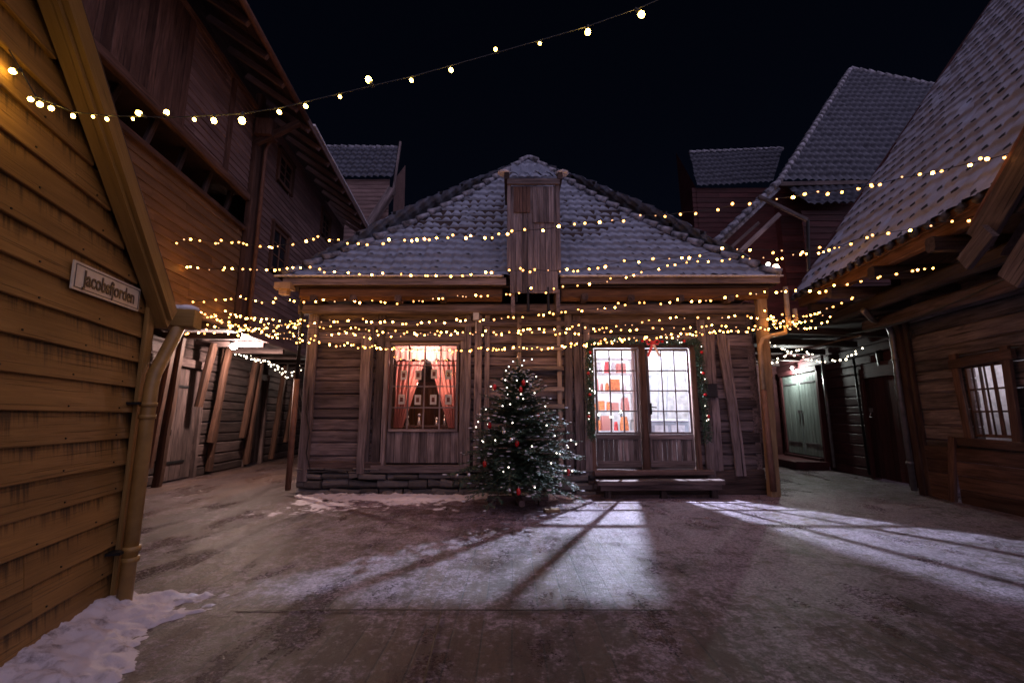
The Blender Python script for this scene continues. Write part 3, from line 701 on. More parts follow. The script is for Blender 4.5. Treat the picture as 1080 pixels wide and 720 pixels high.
# the bare shop spotlight that throws the door panes on the ground
SL = (2.75, YM+1.08, 3.42)
t = thing('shop_spotlight', 'bright ceiling spotlight just inside the glazed double doors', 'lamp', SL)
mk('lamp_can', 'iron', t, lambda b: b.tube([(0, .14, .14), (0, .03, .03)], .05, 14, .06), True)
mk('mount', 'iron', t, lambda b: b.tube([(0, .1, .12), (0, .1, .24)], .012, 6))
d = V((0, -1, -.80)).normalized()
light('shop_spot', 'SPOT', V(SL), 2900, (.68, .76, 1.0), d.to_track_quat('-Z', 'Y').to_euler(), shadow_soft_size=.02, spot_size=math.radians(125), spot_blend=.25)
light('shop_ceiling_light', 'AREA', (3.0, YM+1.5, 3.6), 85, (.92, .92, 1.0), None, size=1.6)

# bench in front of the doors
t = thing('wooden_bench', 'low weathered plank bench below the glazed double doors', 'bench', (2.80, YM-.50, 0))
mk('seat', 'dark', t, lambda b: (b.board((-1.22, 0, .29), (1.15, 0, .30), .28, .085, (0, 1, 0), seg=8, wob=.01),))
mk('apron', 'dark', t, lambda b: b.board((-1.15, -.08, .20), (1.1, -.08, .21), .10, .03, seg=6, wob=.006))
for x in (-1.0, .05, 1.0): mk('leg', 'dark', t, lambda b: b.board((x, .04, 0), (x, .04, .25), .12, .14, (1, 0, 0)))
# ladder
t = thing('wooden_ladder', 'wide wooden ladder fixed to the log wall behind the spruce', 'ladder', (.55, YM-.10, .5))
for x in (-.40, .42): mk('rail', 'ladder', t, lambda b: b.board((x, 0, 0), (x, .02, 3.05), .09, .05, (1, 0, 0), seg=8, wob=.006))
for z in (.35, .77, 1.2, 1.55, 1.97, 2.38, 2.72): mk('rung', 'ladder', t, lambda b: b.board((-.56, -.05, z), (.5, -.05, z+.01), .085, .035, seg=4, wob=.005))
# plaque right of door
t = thing('wall_plaque', 'small black plaque on the plank right of the glazed doors', 'plaque', (4.05, YM-.10, 2.03))
mk('plate', 'plaque', t, lambda b: b.box(-.11, .11, -.012, 0, -.12, .12)); mk('plate_rim', 'iron', t, lambda b: (b.box(-.12, .12, -.018, 0, .12, .135), b.box(-.12, .12, -.018, 0, -.135, -.12)))

# garlands: spruce bunches with berries and tiny lights
def tuft(b, c, r, n, ln=.045, wd=.006, dirn=None):
    for _ in range(n):
        d = V((R.gauss(0, 1), R.gauss(0, 1), R.gauss(0, 1))).normalized()
        if dirn: d = (d+dirn).normalized()
        p = V(c)+d*r*R.random()**.5; q = p+d*ln; s_ = d.cross(V((R.random(), R.random(), R.random()))).normalized()*wd
        b.add([p-s_, p+s_, q], [(0, 1, 2)])
def garland(name, label, pts, rad, dens):
    t = thing(name, label, 'garland', pts[0]); o0 = V(pts[0]); segs = []
    b = MB()
    for p, q in zip(pts, pts[1:]):
        p = V(p); q = V(q); n = int((q-p).length/.03)
        for i in range(n):
            c = p.lerp(q, i/n)-o0; segs.append(c); tuft(b, c, rad*R.uniform(.7, 1.15), dens, .055, .008)
    b.build('foliage', 'needle', t)
    L = len(segs)
    for i in range(max(4, L//9)):
        c = segs[R.randrange(L)]+V((R.uniform(-.6, .6)*rad, -rad*.9, R.uniform(-.5, .5)*rad))
        mk('light', 'bulb_white', t, lambda b: b.ball(c, .009, 6), True)
    for i in range(max(3, L//14)):
        c = segs[(i*14+7) % L]+V((R.uniform(-.6, .6)*rad, -rad, 0))
        mk('red_bauble', 'red', t, lambda b: b.ball(c, .033, 10), True)
garland('door_garland', 'dark spruce garland with red baubles hanging left of the glazed doors', [(1.58, YM-.22, 3.0), (1.55, YM-.2, 2.0), (1.58, YM-.2, 1.05)], .085, 26)
garland('door_garland', 'dark spruce garland with red baubles hanging right of the glazed doors', [(3.80, YM-.2, 3.0), (3.84, YM-.2, 2.0), (3.86, YM-.2, 1.02)], .085, 26)
garland('lintel_garland', 'thin spruce garland lying along the lintel above the glazed doors', [(1.6, YM-.2, 3.0), (2.2, YM-.22, 3.06), (2.9, YM-.22, 3.0), (3.8, YM-.2, 3.03)], .06, 18)
t = thing('ribbon_bow', 'red and white ribbon bow hung over the middle post of the double doors', 'bow', (2.85, YM-.30, 2.98))
mk('knot', 'redribbon', t, lambda b: b.ball((0, 0, 0), .04, 10), True)
for sx in (-1, 1):
    mk('loop', 'redribbon', t, lambda b: b.tube([(0, 0, 0), (sx*.07, -.02, .06), (sx*.13, 0, .03), (sx*.10, .02, -.03), (0, 0, 0)], .022, 8), True)
    mk('tail', 'whiteribbon' if sx > 0 else 'redribbon', t, lambda b: b.board((0, 0, -.02), (sx*.12, -.02, -.28), .05, .006, (1, 0, 0), seg=4, wob=.01))

# ================================================================== SPRUCE
TX, TY = .10, 8.15
T = thing('christmas_tree', 'snow dusted christmas spruce with white lights standing in front of the ladder', 'tree', (TX, TY, 0))
mk('trunk', 'bark', T, lambda b: b.tube([(0, 0, .02), (.01, 0, .9), (0, .01, 1.7), (.0, 0, 2.42)], .05, 10, .012), True)
bn = MB(); bs = MB(); tips = []; wood_b = MB()
z = .40
while z < 2.32:
    t = (z-.40)/1.94; rad = (1.16*(1-t)**.74+.06)*(1 if z > .5 else .85); nb = int(7+9*(1-t))
    a0 = R.random()*6
    for k in range(nb):
        zb = z; z = z+R.uniform(-.05, .05); a = a0+2*PI*k/nb+R.uniform(-.3, .3); L = rad*R.uniform(.62, 1.18)
        if .9 < z < 1.5 and math.cos(a) > .3: L *= 1.12
        up = .10+.35*t; pts = []
        for i in range(7):
            s_ = i/6; pts.append(V((math.cos(a)*L*s_, math.sin(a)*L*s_, z+L*(up*s_-.42*s_*s_*(1-t)+.10*s_**3)+R.uniform(-.01, .01))))
        wood_b.tube(pts, .011*(1-t*.6), 5, .003)
        def twig(p0, p1, n, ln):
            d = (p1-p0).normalized(); sd = d.cross(V((0, 0, 1)))
            if sd.length < .1: sd = V((1, 0, 0))
            sd.normalize(); r = R.random()*.7
            for i in range(n):
                s_ = (i+R.random())/n; p = p0.lerp(p1, s_)
                for sg in (-1, 1):
                    q = p+(sd*sg*R.uniform(.7, 1)+d*.7+V((0, 0, R.uniform(-.9, .9)))).normalized()*ln*R.uniform(.7, 1.1)
                    w_ = d*.0068
                    bn.add([p-w_, p+w_, q], [(0, 1, 2)], None, min(1, r+R.random()*.3))
        for i in range(6): twig(pts[i], pts[i+1], int(7+L*6), .042)
        for i in range(1, 6):
            for sg in (-1, 1):
                d = (pts[i+1]-pts[i]).normalized(); sd = d.cross(V((0, 0, 1))).normalized()
                tl = L*.36*(1-i/8)*R.uniform(.7, 1.1)
                e = pts[i]+(d*.75+sd*sg+V((0, 0, R.uniform(-.22, .1)))).normalized()*tl
                twig(pts[i], e, max(4, int(tl*78)), .046)
                if tl > .16:
                    for u in (.45, .75):
                        p = pts[i].lerp(e, u); e2 = p+((e-pts[i]).normalized()+d*.9*R.uniform(.3, 1)).normalized()*tl*.42
                        twig(p, e2, max(3, int(tl*26)), .038)
                if R.random() < .09:
                    c = e-(e-pts[i])*.25+V((0, 0, .012)); bs.ball(c, R.uniform(.014, .028), 6, (R.uniform(1, 2), R.uniform(1, 1.8), .45))
        for i in (3, 4, 5, 6):
            if R.random() < .20+.25*(math.cos(a) > .2):
                c = pts[i]+V((0, 0, .014)); bs.ball(c+V((R.uniform(-.02, .02), 0, 0)), R.uniform(.012, .028), 6, (R.uniform(1, 2), R.uniform(1, 2), .4))
        tips += [pts[4], pts[5], pts[6]]; z = zb
    z += .074-.02*t+R.uniform(-.01, .01)
for k in range(5):
    p = V((0, 0, 2.3)); twig(p, p+V((R.uniform(-.06, .06), R.uniform(-.06, .06), .22)), 12, .03)
bn.build('needles', 'needle', T); wood_b.build('branches', 'bark', T); bs.build('snow_on_branches', 'snowclean', T, True)['kind'] = 'stuff'
mk('treetop_star', 'silver', T, lambda b: b.ball((0, 0, 2.56), .02, 8), True)
# stand
S_ = thing('tree_stand', 'crossed timber stand under the spruce', 'stand', (TX, TY, 0), .12)
for a in (0, PI/2):
    d = V((math.cos(a), math.sin(a), 0)); mk('crossbeam', 'bench', S_, lambda b: b.board(tuple(-d*.52+V((0, 0, .13+.0*a))), tuple(d*.52+V((0, 0, .13+.0*a))), .09, .09 if a else .085))
for x in (-.45, .42): mk('foot', 'bench', S_, lambda b: b.box(x-.06, x+.06, -.07, .07, 0, .085))
tag(mk('wood_offcut', 'pale', None, lambda b: b.board((TX+.42, TY-.52, .025), (TX+.66, TY-.46, .025), .12, .05, (0, 1, 0))), 'short pale plank offcut lying beside the tree stand', 'plank')
front = [p for p in tips if p.y < .15*abs(p.x)+.12 and p.z > .2]
R.shuffle(front)
for i, p in enumerate(front[:26]):
    q = thing('silver_bauble', 'small silver bauble hanging on the spruce', 'bauble', (TX+p.x, TY+p.y-.02, p.z-.055), 0, 'silver baubles on the spruce')
    if i == 0: m0 = mk('ball', 'silver', q, lambda b: b.ball((0, 0, 0), .032, 12), True); m1 = mk('cap', 'iron', q, lambda b: b.tube([(0, 0, .03), (0, 0, .045)], .008, 6))
    else:
        for m_ in (m0, m1): c = m_.copy(); col.objects.link(c); c.parent = q
reds = [(-.40, -.22, 2.05), (.05, -.30, 2.0), (.35, -.1, 1.55), (-.48, -.3, 1.40), (-.02, -.62, 1.12), (-.55, -.42, .78), (.0, -.93, .42), (.85, -.2, .62), (.10, -.28, 2.12), (-.12, -.15, 2.25)]
for i, p in enumerate(reds[:9]):
    q = thing('red_ornament', 'long red glass drop ornament hanging on the spruce', 'ornament', (TX+p[0], TY+p[1], p[2]-.02), 0, 'red drops on the spruce')
    mk('drop', 'red', q, lambda b: b.tube([(0, 0, .05), (0, 0, .03), (0, 0, -.0), (0, 0, -.08)], .012, 10, .022) if False else b.ball((0, 0, -.02), .034, 12, (1, 1, 1.7)), True); mk('cap', 'silver', q, lambda b: b.tube([(0, 0, .035), (0, 0, .055)], .01, 8))
L_ = thing('tree_lights', 'string of tiny white lights wound round the spruce', 'string lights', (TX, TY, .2))
lp = sorted(front[26:72], key=lambda p: p.z+R.uniform(-.1, .1))
mk('cable', 'cable', L_, lambda b: b.tube([V((math.cos(i*.55)*(.95*(1-i/96)+.05)*.8, math.sin(i*.55)*(.95*(1-i/96)+.05)*.8, i*.024)) for i in range(92)], .003, 4))
bb = MB().ball((0, 0, 0), .0105, 6); first = None
for p in lp:
    if first is None: first = bb.build('bulb', 'bulb_white', L_, True); c = first
    else: c = first.copy(); col.objects.link(c); c.parent = L_
    c.location = (p.x, p.y-.03, p.z+.0)

# ================================================================== LEFT WAREHOUSE (local x away from the lens along its wall)
aL = math.atan2(1, -.09); Wh = thing('jettied_warehouse', 'long wooden warehouse with jettied plum coloured upper floor along the left alley', 'warehouse', (-6, 8, 0), aL)
win = [(3.30, 4.30, 5.30, 6.50), (3.30, 4.22, 7.75, 8.60), (6.9, 7.75, 7.75, 8.60), (6.9, 7.8, 5.3, 6.5)]
mk('upper_cladding', 'clad', Wh, lambda b: clap(b, 2.45, 9.6, 3.5, 9.1, .155, holes=win))
mk('lower_gallery_cladding', 'cladlow', Wh, lambda b: clap(b, -3.6, 1.85, 3.5, 5.7, .17))
mk('upper_gallery_cladding', 'clad', Wh, lambda b: clap(b, -3.6, 1.85, 6.55, 8.75, .15, y=-.02))
mk('gallery_rail', 'brownred', Wh, lambda b: (b.board((-3.6, -.04, 5.74), (1.85, -.04, 5.74), .10, .12), b.board((-3.6, -.06, 6.50), (1.85, -.06, 6.50), .16, .12), b.board((-3.6, -.05, 8.78), (1.85, -.05, 8.78), .12, .12)))
mk('gallery_upright', 'brownred', Wh, lambda b: b.board((.85, -.06, 6.55), (.85, -.06, 8.75), .14, .05, (1, 0, 0)))
mk('upper_planking', 'brownred', Wh, lambda b: planks(b, -3.6, -.6, 6.6, 8.7, 16, -.07, .03))
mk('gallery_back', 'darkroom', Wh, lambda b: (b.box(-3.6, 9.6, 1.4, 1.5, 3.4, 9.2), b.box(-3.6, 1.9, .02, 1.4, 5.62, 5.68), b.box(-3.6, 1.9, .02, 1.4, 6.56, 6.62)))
for i in range(6): mk('gallery_brace', 'dark', Wh, lambda b: b.board((-2.8+i*.85, .25, 5.6), (-2.5+i*.85, .25, 6.6), .10, .08, (1, 0, 0)))
mk('corner_post', 'brownred', Wh, lambda b: (b.board((2.0, -.07, 3.42), (2.0, -.07, 9.2), .24, .14, (1, 0, 0), seg=6), b.board((2.32, -.06, 3.42), (2.32, -.06, 9.1), .22, .06, (1, 0, 0))))
mk('downpipe', 'pipe_rust', Wh, lambda b: b.tube([(2.18, -.9, 8.6), (2.18, -.3, 8.2), (2.18, -.2, 7.9), (2.18, -.2, 3.6)], .045, 10), True)
for x0, x1, z0, z1 in win:
    w_ = sash(Wh, x0+.1, x1-.1, z0+.1, z1-.1, 2, 3, -.03, 'brownred', 'window', .03, .07, glassmat='glassdark')
    mk('casing', 'brownred', w_, lambda b: (b.box(x0-.06, x0+.03, -.09, 0, z0-.02, z1+.02), b.box(x1-.03, x1+.06, -.09, 0, z0-.02, z1+.02), b.box(x0-.08, x1+.08, -.1, 0, z1+.02, z1+.1)))
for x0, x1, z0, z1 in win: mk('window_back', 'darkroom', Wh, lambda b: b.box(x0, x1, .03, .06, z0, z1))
mk('jetty_soffit', 'old', Wh, lambda b: [b.board((-3.6, .06+.17*i, 3.46), (9.6, .06+.17*i, 3.46), .165, .04, (0, 1, 0), seg=1) for i in range(11)])
mk('jetty_beam', 'clad', Wh, lambda b: b.board((-3.6, -.02, 3.44), (9.6, -.02, 3.44), .12, .10))
for i in range(9): mk('joist', 'dark', Wh, lambda b: b.board((-1.4+i*1.25, .05, 3.33), (-1.4+i*1.25, 1.7, 3.33), .14, .12))
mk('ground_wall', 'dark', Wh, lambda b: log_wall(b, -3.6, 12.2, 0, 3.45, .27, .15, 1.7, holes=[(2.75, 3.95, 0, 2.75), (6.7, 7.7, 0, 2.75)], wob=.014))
for xa, xb in ((2.75, 3.95), (6.7, 7.7)):
    d = mk('plank_door', 'dark', Wh, lambda b: (planks(b, xa, xb, .04, 2.7, 6, 1.74, .04), b.box(xa-.12, xa, 1.62, 1.78, 0, 2.85), b.box(xb, xb+.12, 1.62, 1.78, 0, 2.85), b.box(xa-.12, xb+.12, 1.60, 1.76, 2.7, 2.9)))
    for hz in (.42, 2.2): mk('strap_hinge', 'iron', d, lambda b: b.box(xa+.02, xb-.3, 1.70, 1.715, hz, hz+.06))
    mk('latch', 'iron', d, lambda b: b.tube([(xa+.2, 1.70, 1.25), (xa+.2, 1.66, 1.2), (xa+.2, 1.66, 1.1), (xa+.2, 1.70, 1.05)], .012, 6))
for (x, zb, lx, y0) in ((1.93, .45, -.05, 1.42), (2.42, .0, -.12, 1.5), (3.55, 1.75, -.02, 1.45), (4.35, .85, .02, 1.5), (4.62, .1, -.15, 1.62), (5.9, .9, .02, 1.45), (6.4, .1, -.1, 1.5), (8.2, .1, .0, 1.5), (9.3, .6, .05, 1.5)):
    mk('prop', 'propwood', Wh, lambda b: b.board((x, y0, zb), (x+lx, y0-.22, 3.34), .19, .15, (1, 0, 0), seg=8, wob=.02, ch=.25))
mk('roof_slope', 'dark', Wh, lambda b: b.add([(-3.6, -1.12, 8.72), (9.9, -1.12, 8.72), (9.9, 3.5, 12.4), (-3.6, 3.5, 12.4), (-3.6, -1.12, 8.78), (9.9, -1.12, 8.78), (9.9, 3.5, 12.46), (-3.6, 3.5, 12.46)], [(3, 2, 1, 0), (4, 5, 6, 7), (0, 1, 5, 4), (1, 2, 6, 5), (2, 3, 7, 6), (3, 0, 4, 7)]))
mk('eaves_board', 'clad', Wh, lambda b: (b.board((-3.6, -1.15, 8.74), (9.95, -1.15, 8.74), .16, .04),))
mk('eaves_snow', 'snowclean', Wh, lambda b: b.board((2.5, -1.14, 8.85), (9.95, -1.14, 8.85), .05, .12, seg=40, wob=.01))
for i in range(17):
    x = -3.2+.8*i
    mk('rafter_tail', 'clad', Wh, lambda b: b.board((x, -1.10, 8.62), (x, .1, 9.42), .13, .09))
mk('eaves_gutter', 'pipe_rust', Wh, lambda b: b.tube([(-3.5, -1.22, 8.62), (1.9, -1.22, 8.60)], .06, 10), True)
mk('end_wall', 'clad', Wh, lambda b: (b.box(9.62, 9.7, 0, 5, 3.4, 11), b.box(-3.7, -3.62, 0, 5, 0, 11)))
mk('hoist_bracket', 'brownred', Wh, lambda b: (b.board((1.9, -.1, 7.9), (1.9, -1.05, 8.5), .14, .12), b.box(1.72, 2.1, -.5, -.12, 8.05, 8.45)))
# alley lamp under the jetty
t = thing('alley_lamp', 'glaring white wall lamp under the jetty of the left warehouse', 'lamp', (-6, 8, 0), aL)
mk('lamp_globe', 'lamp_glow', t, lambda b: b.ball((3.25, .62, 3.22), .085, 14, (1.1, 1, .8)), True)
mk('lamp_base', 'iron', t, lambda b: b.tube([(3.25, .62, 3.29), (3.25, .62, 3.36)], .09, 14))
cL, sL = math.cos(aL), math.sin(aL)
def WL(x, y, z): return V((-6+x*cL-y*sL, 8+x*sL+y*cL, z))
light('alley_lamp_light', 'POINT', WL(3.28, .45, 3.24), 480, (1, .72, .62), shadow_soft_size=.09)
light('alley_far_light', 'POINT', WL(9.2, .6, 2.9), 22, (1, .85, .75), shadow_soft_size=.15)  # point light deep in the left alley, without a fixture
# small string of pale bulbs etc. comes later; lattice gate closing the alley
t = thing('lattice_gate', 'dark crossed lattice gate closing the far end of the left alley', 'gate', (-7.3, 18.2, 0))
mk('gate_frame', 'dark', t, lambda b: (b.box(-.6, 2.4, 0, .06, 0, .12), b.box(-.6, 2.4, 0, .06, 2.5, 2.62), b.box(-.6, -.5, 0, .061, .12, 2.5), b.box(2.3, 2.4, 0, .061, .12, 2.5)))
mk('lattice', 'dark', t, lambda b: [b.board((-.5+.25*i, .03+.025*k, .12), (-.5+.25*i+(.9 if k else -.9), .03+.025*k, 2.5), .05, .02, (1, 0, 0)) for i in range(12) for k in (0, 1)])
t = thing('alley_end_wall', 'dark board wall behind the lattice gate of the left alley', 'wall', (-6.5, 19.2, 0))
mk('boards', 'dark', t, lambda b: planks(b, -3.5, 3.2, 0, 4.2, 20, 0, .06))

# ================================================================== OCHRE HOUSE
aY = math.atan2(1, -.29); OY = V((-3.17, 3.9, 0)); cY, sY = math.cos(aY), math.sin(aY)
def WY(x, y, z): return V((OY.x+x*cY-y*sY, OY.y+x*sY+y*cY, z))
Yh = thing('ochre_house', 'ochre painted clapboard house with sloping gable rake beside the lens', 'house', OY, aY)
rake = [(.02, 2.43), (-.4, 2.78), (-1.0, 3.27), (-1.8, 3.93), (-3.0, 4.92), (-4.4, 6.08)]
def cr(P, n=5):
    out = []
    for i in range(len(P)-1):
        p0, p1, p2, p3 = [V(P[min(max(k, 0), len(P)-1)]+(0,)) for k in (i-1, i, i+1, i+2)]
        for k in range(n):
            s_ = k/n; q = .5*((2*p1)+(p2-p0)*s_+(2*p0-5*p1+4*p2-p3)*s_*s_+(3*p1-p0-3*p2+p3)*s_**3); out.append((q.x, q.y))
    return out+[P[-1]]
rake = cr(rake)
def ztop(x):
    if x < -4.4: x = -8.8-x
    for (a, za), (c, zc) in zip(rake, rake[1:]):
        if a >= x >= c: return za+(zc-za)*(a-x)/(a-c)
    return 2.42
def xt(z):   # extent of the gable at height z
    a = -.06
    x = -.06
    while x > -4.4 and ztop(x)-.06 < z: x -= .02
    return (-8.8-x+.06 if z > 2.5 else -8.7, x)
mk('siding', 'ochre', Yh, lambda b: clap(b, -8.7, -.06, .10, 6.3, .205, top=xt, lap=.03))
def f(b):
    for k in range(28):
        z = .10+.205*k; a, c = xt(z+.1); x = max(a, -4.2)+R.uniform(.1, .4)
        while x < c-.1: b.box(x-.005, x+.005, -.036, -.030, z+.030, z+.040); x += .61+R.uniform(-.03, .03)
mk('siding_nails', 'iron', Yh, f)['kind'] = 'stuff'
mk('foundation_board', 'ochre', Yh, lambda b: b.board((-8.7, .02, .06), (-.06, .02, .06), .16, .04))
mk('wall_core', 'darkroom', Yh, lambda b: (b.box(-8.7, -.03, .03, .12, 0, 2.5), b.box(-8.7, -.05, .1, 4.5, 0, 2.45)))
mk('gable_core', 'darkroom', Yh, lambda b: b.add([(-8.5, .02, 2.4), (-.2, .02, 2.4), (-4.4, .02, 6.4), (-8.5, 4.5, 2.4), (-.2, 4.5, 2.4), (-4.4, 4.5, 6.4)], [(0, 1, 2), (1, 4, 5, 2), (3, 0, 2, 5), (3, 5, 4)]))
mk('corner_board', 'ochretrim', Yh, lambda b: (b.board((-.06, -.045, .02), (-.11, -.045, 2.52), .12, .03, (1, 0, 0), seg=4), b.board((.01, .0, .02), (-.03, .0, 2.5), .10, .03, (0, 1, 0), seg=4)))
mk('side_siding', 'ochre', Yh, lambda b: [b.board((-.03, .1, .2+.2*i), (-.03, 4.5, .2+.2*i), .2, .03) for i in range(11)])
sh = lambda k: [(x, z+k) for x, z in rake]
mk('rake_board', 'ochretrim', Yh, lambda b: b.ribbon(sh(-.04), -.18, -.145, .135))
mk('rake_trim', 'ochretrim', Yh, lambda b: b.ribbon(sh(-.13), -.145, -.05, .07))
mk('roof_edge', 'dark', Yh, lambda b: b.ribbon(sh(.08), -.16, 4.5, .06))
mk('roof_snow_edge', 'snowclean', Yh, lambda b: b.ribbon([(x, z+.125+.012*noise.noise(V((x*5, 0, 0)))) for x, z in rake], -.15, -.02, .03))
g = mk('box_gutter', 'ochretrim', Yh, lambda b: b.box(.22, .42, -.26, 4.4, 2.33, 2.50))
mk('gutter_snow', 'snowclean', g, lambda b: (b.ball((.32, -.17, 2.51), .11, 12, (.95, .9, .42)), b.board((.32, -.2, 2.51), (.32, 1.8, 2.51), .17, .05, (1, 0, 0), seg=10, wob=.01)), True)
pz = mk('downpipe', 'pipe_ochre', Yh, lambda b: b.tube([(.33, -.12, 2.40), (.30, -.12, 2.34), (-.13, -.145, 1.86), (-.16, -.15, 1.81), (-.175, -.15, 1.74), (-.12, -.13, .02)], .052, 16), True)
for z in (1.62, 1.52, .50, .42): mk('pipe_collar', 'pipe_ochre', pz, lambda b: b.tube([(-.175+.04*(1.7-z)/1.7, -.147, z), (-.174+.04*(1.7-z)/1.7, -.147, z-.035)], .060, 16), True)
mk('bracket', 'iron', pz, lambda b: (b.box(-.25, -.15, -.12, -.02, 1.60, 1.62), b.box(-.25, -.15, -.12, -.02, .46, .48)))
# street sign with its name
t = thing('street_sign', 'white enamel street name sign reading Jacobsfjorden on the ochre wall', 'sign', OY, aY)
sc_ = V((-.74, -.052, 2.415)); SW, SH = .84, .185
sg = thing('x', None, None); bpy.data.objects.remove(sg)
mk('plate', 'sign', t, lambda b: b.board((-1.16, -.045, 2.40), (-.32, -.045, 2.435), SH, .012))
tiltv = math.atan2(.035, .84)
def bar(b, x0, x1, z0, z1):   # in plate coordinates
    c_, s_ = math.cos(tiltv), math.sin(tiltv); P = lambda x, z: V((-.74+x*c_-z*s_, -.053, 2.4175+x*s_+z*c_))
    if x1-x0 > z1-z0: b.board(P(x0, (z0+z1)/2), P(x1, (z0+z1)/2), z1-z0, .003)
    else: b.board(P((x0+x1)/2, z0), P((x0+x1)/2, z1), x1-x0, .003, (1, 0, 0))
mk('border', 'signrim', t, lambda b: (bar(b, -.405, .405, .072, .077), bar(b, -.405, .405, -.077, -.072), bar(b, -.405, -.400, -.072, .072), bar(b, .400, .405, -.072, .072)))
cu = bpy.data.curves.new('letters', 'FONT'); cu.body = 'Jacobsfjorden'; cu.size = .135; cu.align_x = 'CENTER'; cu.align_y = 'CENTER'; cu.offset = .0028; cu.extrude = .0015; cu.space_character = 1.0
to = bpy.data.objects.new('tmp', cu); col.objects.link(to); bpy.context.view_layer.update()
me = bpy.data.meshes.new_from_object(to.evaluated_get(bpy.context.evaluated_depsgraph_get())); bpy.data.objects.remove(to)
bw = max(v.co.x for v in me.vertices)-min(v.co.x for v in me.vertices); k = .66/bw
me.materials.clear(); me.materials.append(M['signrim']); lt = bpy.data.objects.new('letters', me); col.objects.link(lt); lt.parent = t
lt.scale = (k, 1.05, 1); lt.rotation_euler = (PI/2, -tiltv, 0); lt.location = (-.73, -.0545, 2.415)

# ================================================================== RIGHT HOUSE (local x towards the lens)
aR = math.atan2(-1, -.13); OR = V((8.1, 9.2, 0)); cR, sR = math.cos(aR), math.sin(aR)
def WR(x, y, z): return V((OR.x+x*cR-y*sR, OR.y+x*sR+y*cR, z))
Rh = thing('snowy_roof_house', 'low log house with huge steep snowy roof and barred window', 'house', OR, aR)
rw = (1.33, 2.03, 1.22, 2.33)
mk('log_wall', 'oldlog', Rh, lambda b: log_wall(b, .0, 9, .85, 3.5, .26, .12, 0, holes=[(1.29, 2.07, 1.17, 2.36)], wob=.012))
mk('base_boards', 'brownred', Rh, lambda b: [b.board((x0, -.04, .12+.24*i), (x1, -.04, .12+.24*i), .232, .05, seg=4, wob=.004) for i in range(4) for (x0, x1) in ((.12, .68), (.82, 4.5), (4.6, 9)) ])
mk('base_post', 'brownred', Rh, lambda b: b.board((.66, -.09, .0), (.84, -.07, 1.15), .14, .06, (1, 0, 0)))
mk('corner_post', 'brownred', Rh, lambda b: (b.board((-.05, -.06, 0), (-.13, -.06, 3.5), .16, .10, (1, 0, 0), seg=6), b.board((.09, -.04, 0), (.04, -.04, 3.4), .10, .06, (1, 0, 0), seg=6)))
cs = mk('window_casing', 'brownred', Rh, lambda b: (b.board((1.25, -.10, 1.05), (1.18, -.10, 2.6), .15, .06, (1, 0, 0)), b.board((2.11, -.10, 1.1), (2.17, -.10, 2.6), .14, .06, (1, 0, 0)), b.board((1.1, -.11, 2.42), (2.3, -.11, 2.46), .16, .07), b.board((1.05, -.12, 1.08), (4.2, -.12, 1.02), .14, .08)))
sash(Rh, *rw, 3, 3, -.02, 'brownred', 'window', .03, .05)
mk('window_bar', 'brownred', Rh, lambda b: [b.board((x, -.075, 1.2), (x-.02, -.075, 2.36), .022, .022, (1, 0, 0)) for x in (1.5, 1.73, 1.9)])
mk('window_room', 'plaster', Rh, lambda b: (b.box(1.0, 2.5, 1.1, 1.15, .95, 2.6), b.box(.95, 1.0, .14, 1.15, .95, 2.6), b.box(2.5, 2.55, .14, 1.15, .95, 2.6), b.box(1, 2.5, .14, 1.1, .93, .97), b.box(1, 2.5, .14, 1.1, 2.58, 2.62)))
light('right_window_light', 'POINT', WR(1.75, .6, 2.3), 6, (.95, .85, .95), shadow_soft_size=.08)
t = thing('potted_plant', 'green leafy plant in a pot behind the barred window', 'plant', WR(1.86, .28, 1.35))
mk('pot', 'brownred', t, lambda b: b.tube([(0, 0, -.05), (0, 0, .12)], .07, 12, .09), True)
mk('leaves', 'green', t, lambda b: tuft(b, V((0, 0, .26)), .16, 260, .05, .013))
t = thing('box_crate', 'grey slatted crate behind the barred window', 'crate', WR(1.70, .62, .98))
mk('slat', 'greygoods', t, lambda b: [b.box(-.35+.1*i, -.27+.1*i, -.08, -.06, 0, .5) for i in range(8)]); mk('crate_body', 'greygoods', t, lambda b: b.box(-.35, .43, -.055, .15, 0, .46))
t = thing('copper_shelf', 'orange box on a white ledge behind the barred window', 'box', WR(1.55, .75, 1.75))
mk('ledge', 'plaster', t, lambda b: b.box(-.3, .3, -.1, .15, 0, .03)); mk('carton', 'orange', t, lambda b: b.box(-.2, .05, -.06, .1, .03, .22))
# eaves with exposed beams
mk('eaves_plate', 'warm', Rh, lambda b: (b.board((-.5, -1.70, 4.02), (9, -1.70, 4.02), .22, .14, seg=12, wob=.02), b.board((-.42, -1.88, 4.10), (9, -1.88, 4.10), .12, .04, seg=8, wob=.006)))
mk('jetty_beam', 'dark', Rh, lambda b: (b.board((-.3, -1.15, 3.62), (9, -1.15, 3.62), .24, .2, seg=10, wob=.02, ch=.25), b.board((-.3, -.55, 3.40), (9, -.55, 3.42), .24, .2, seg=10, wob=.02, ch=.25)))
for i in range(7):
    x = -.2+1.25*i
    mk('cross_beam', 'dark', Rh, lambda b: b.board((x, -1.95 if i else -1.7, 3.82), (x+.05, .2, 3.80), .20, .18, seg=4, wob=.01, ch=.2))
mk('eaves_boarding', 'dark', Rh, lambda b: b.add([(-.3, -1.85, 4.12), (9, -1.85, 4.12), (9, .2, 6.9), (-.3, .2, 6.9), (-.3, .2, 3.45), (9, .2, 3.45)], [(0, 1, 2, 3), (3, 2, 5, 4)]))
Vr = V((0, 1, 1.385)).normalized()
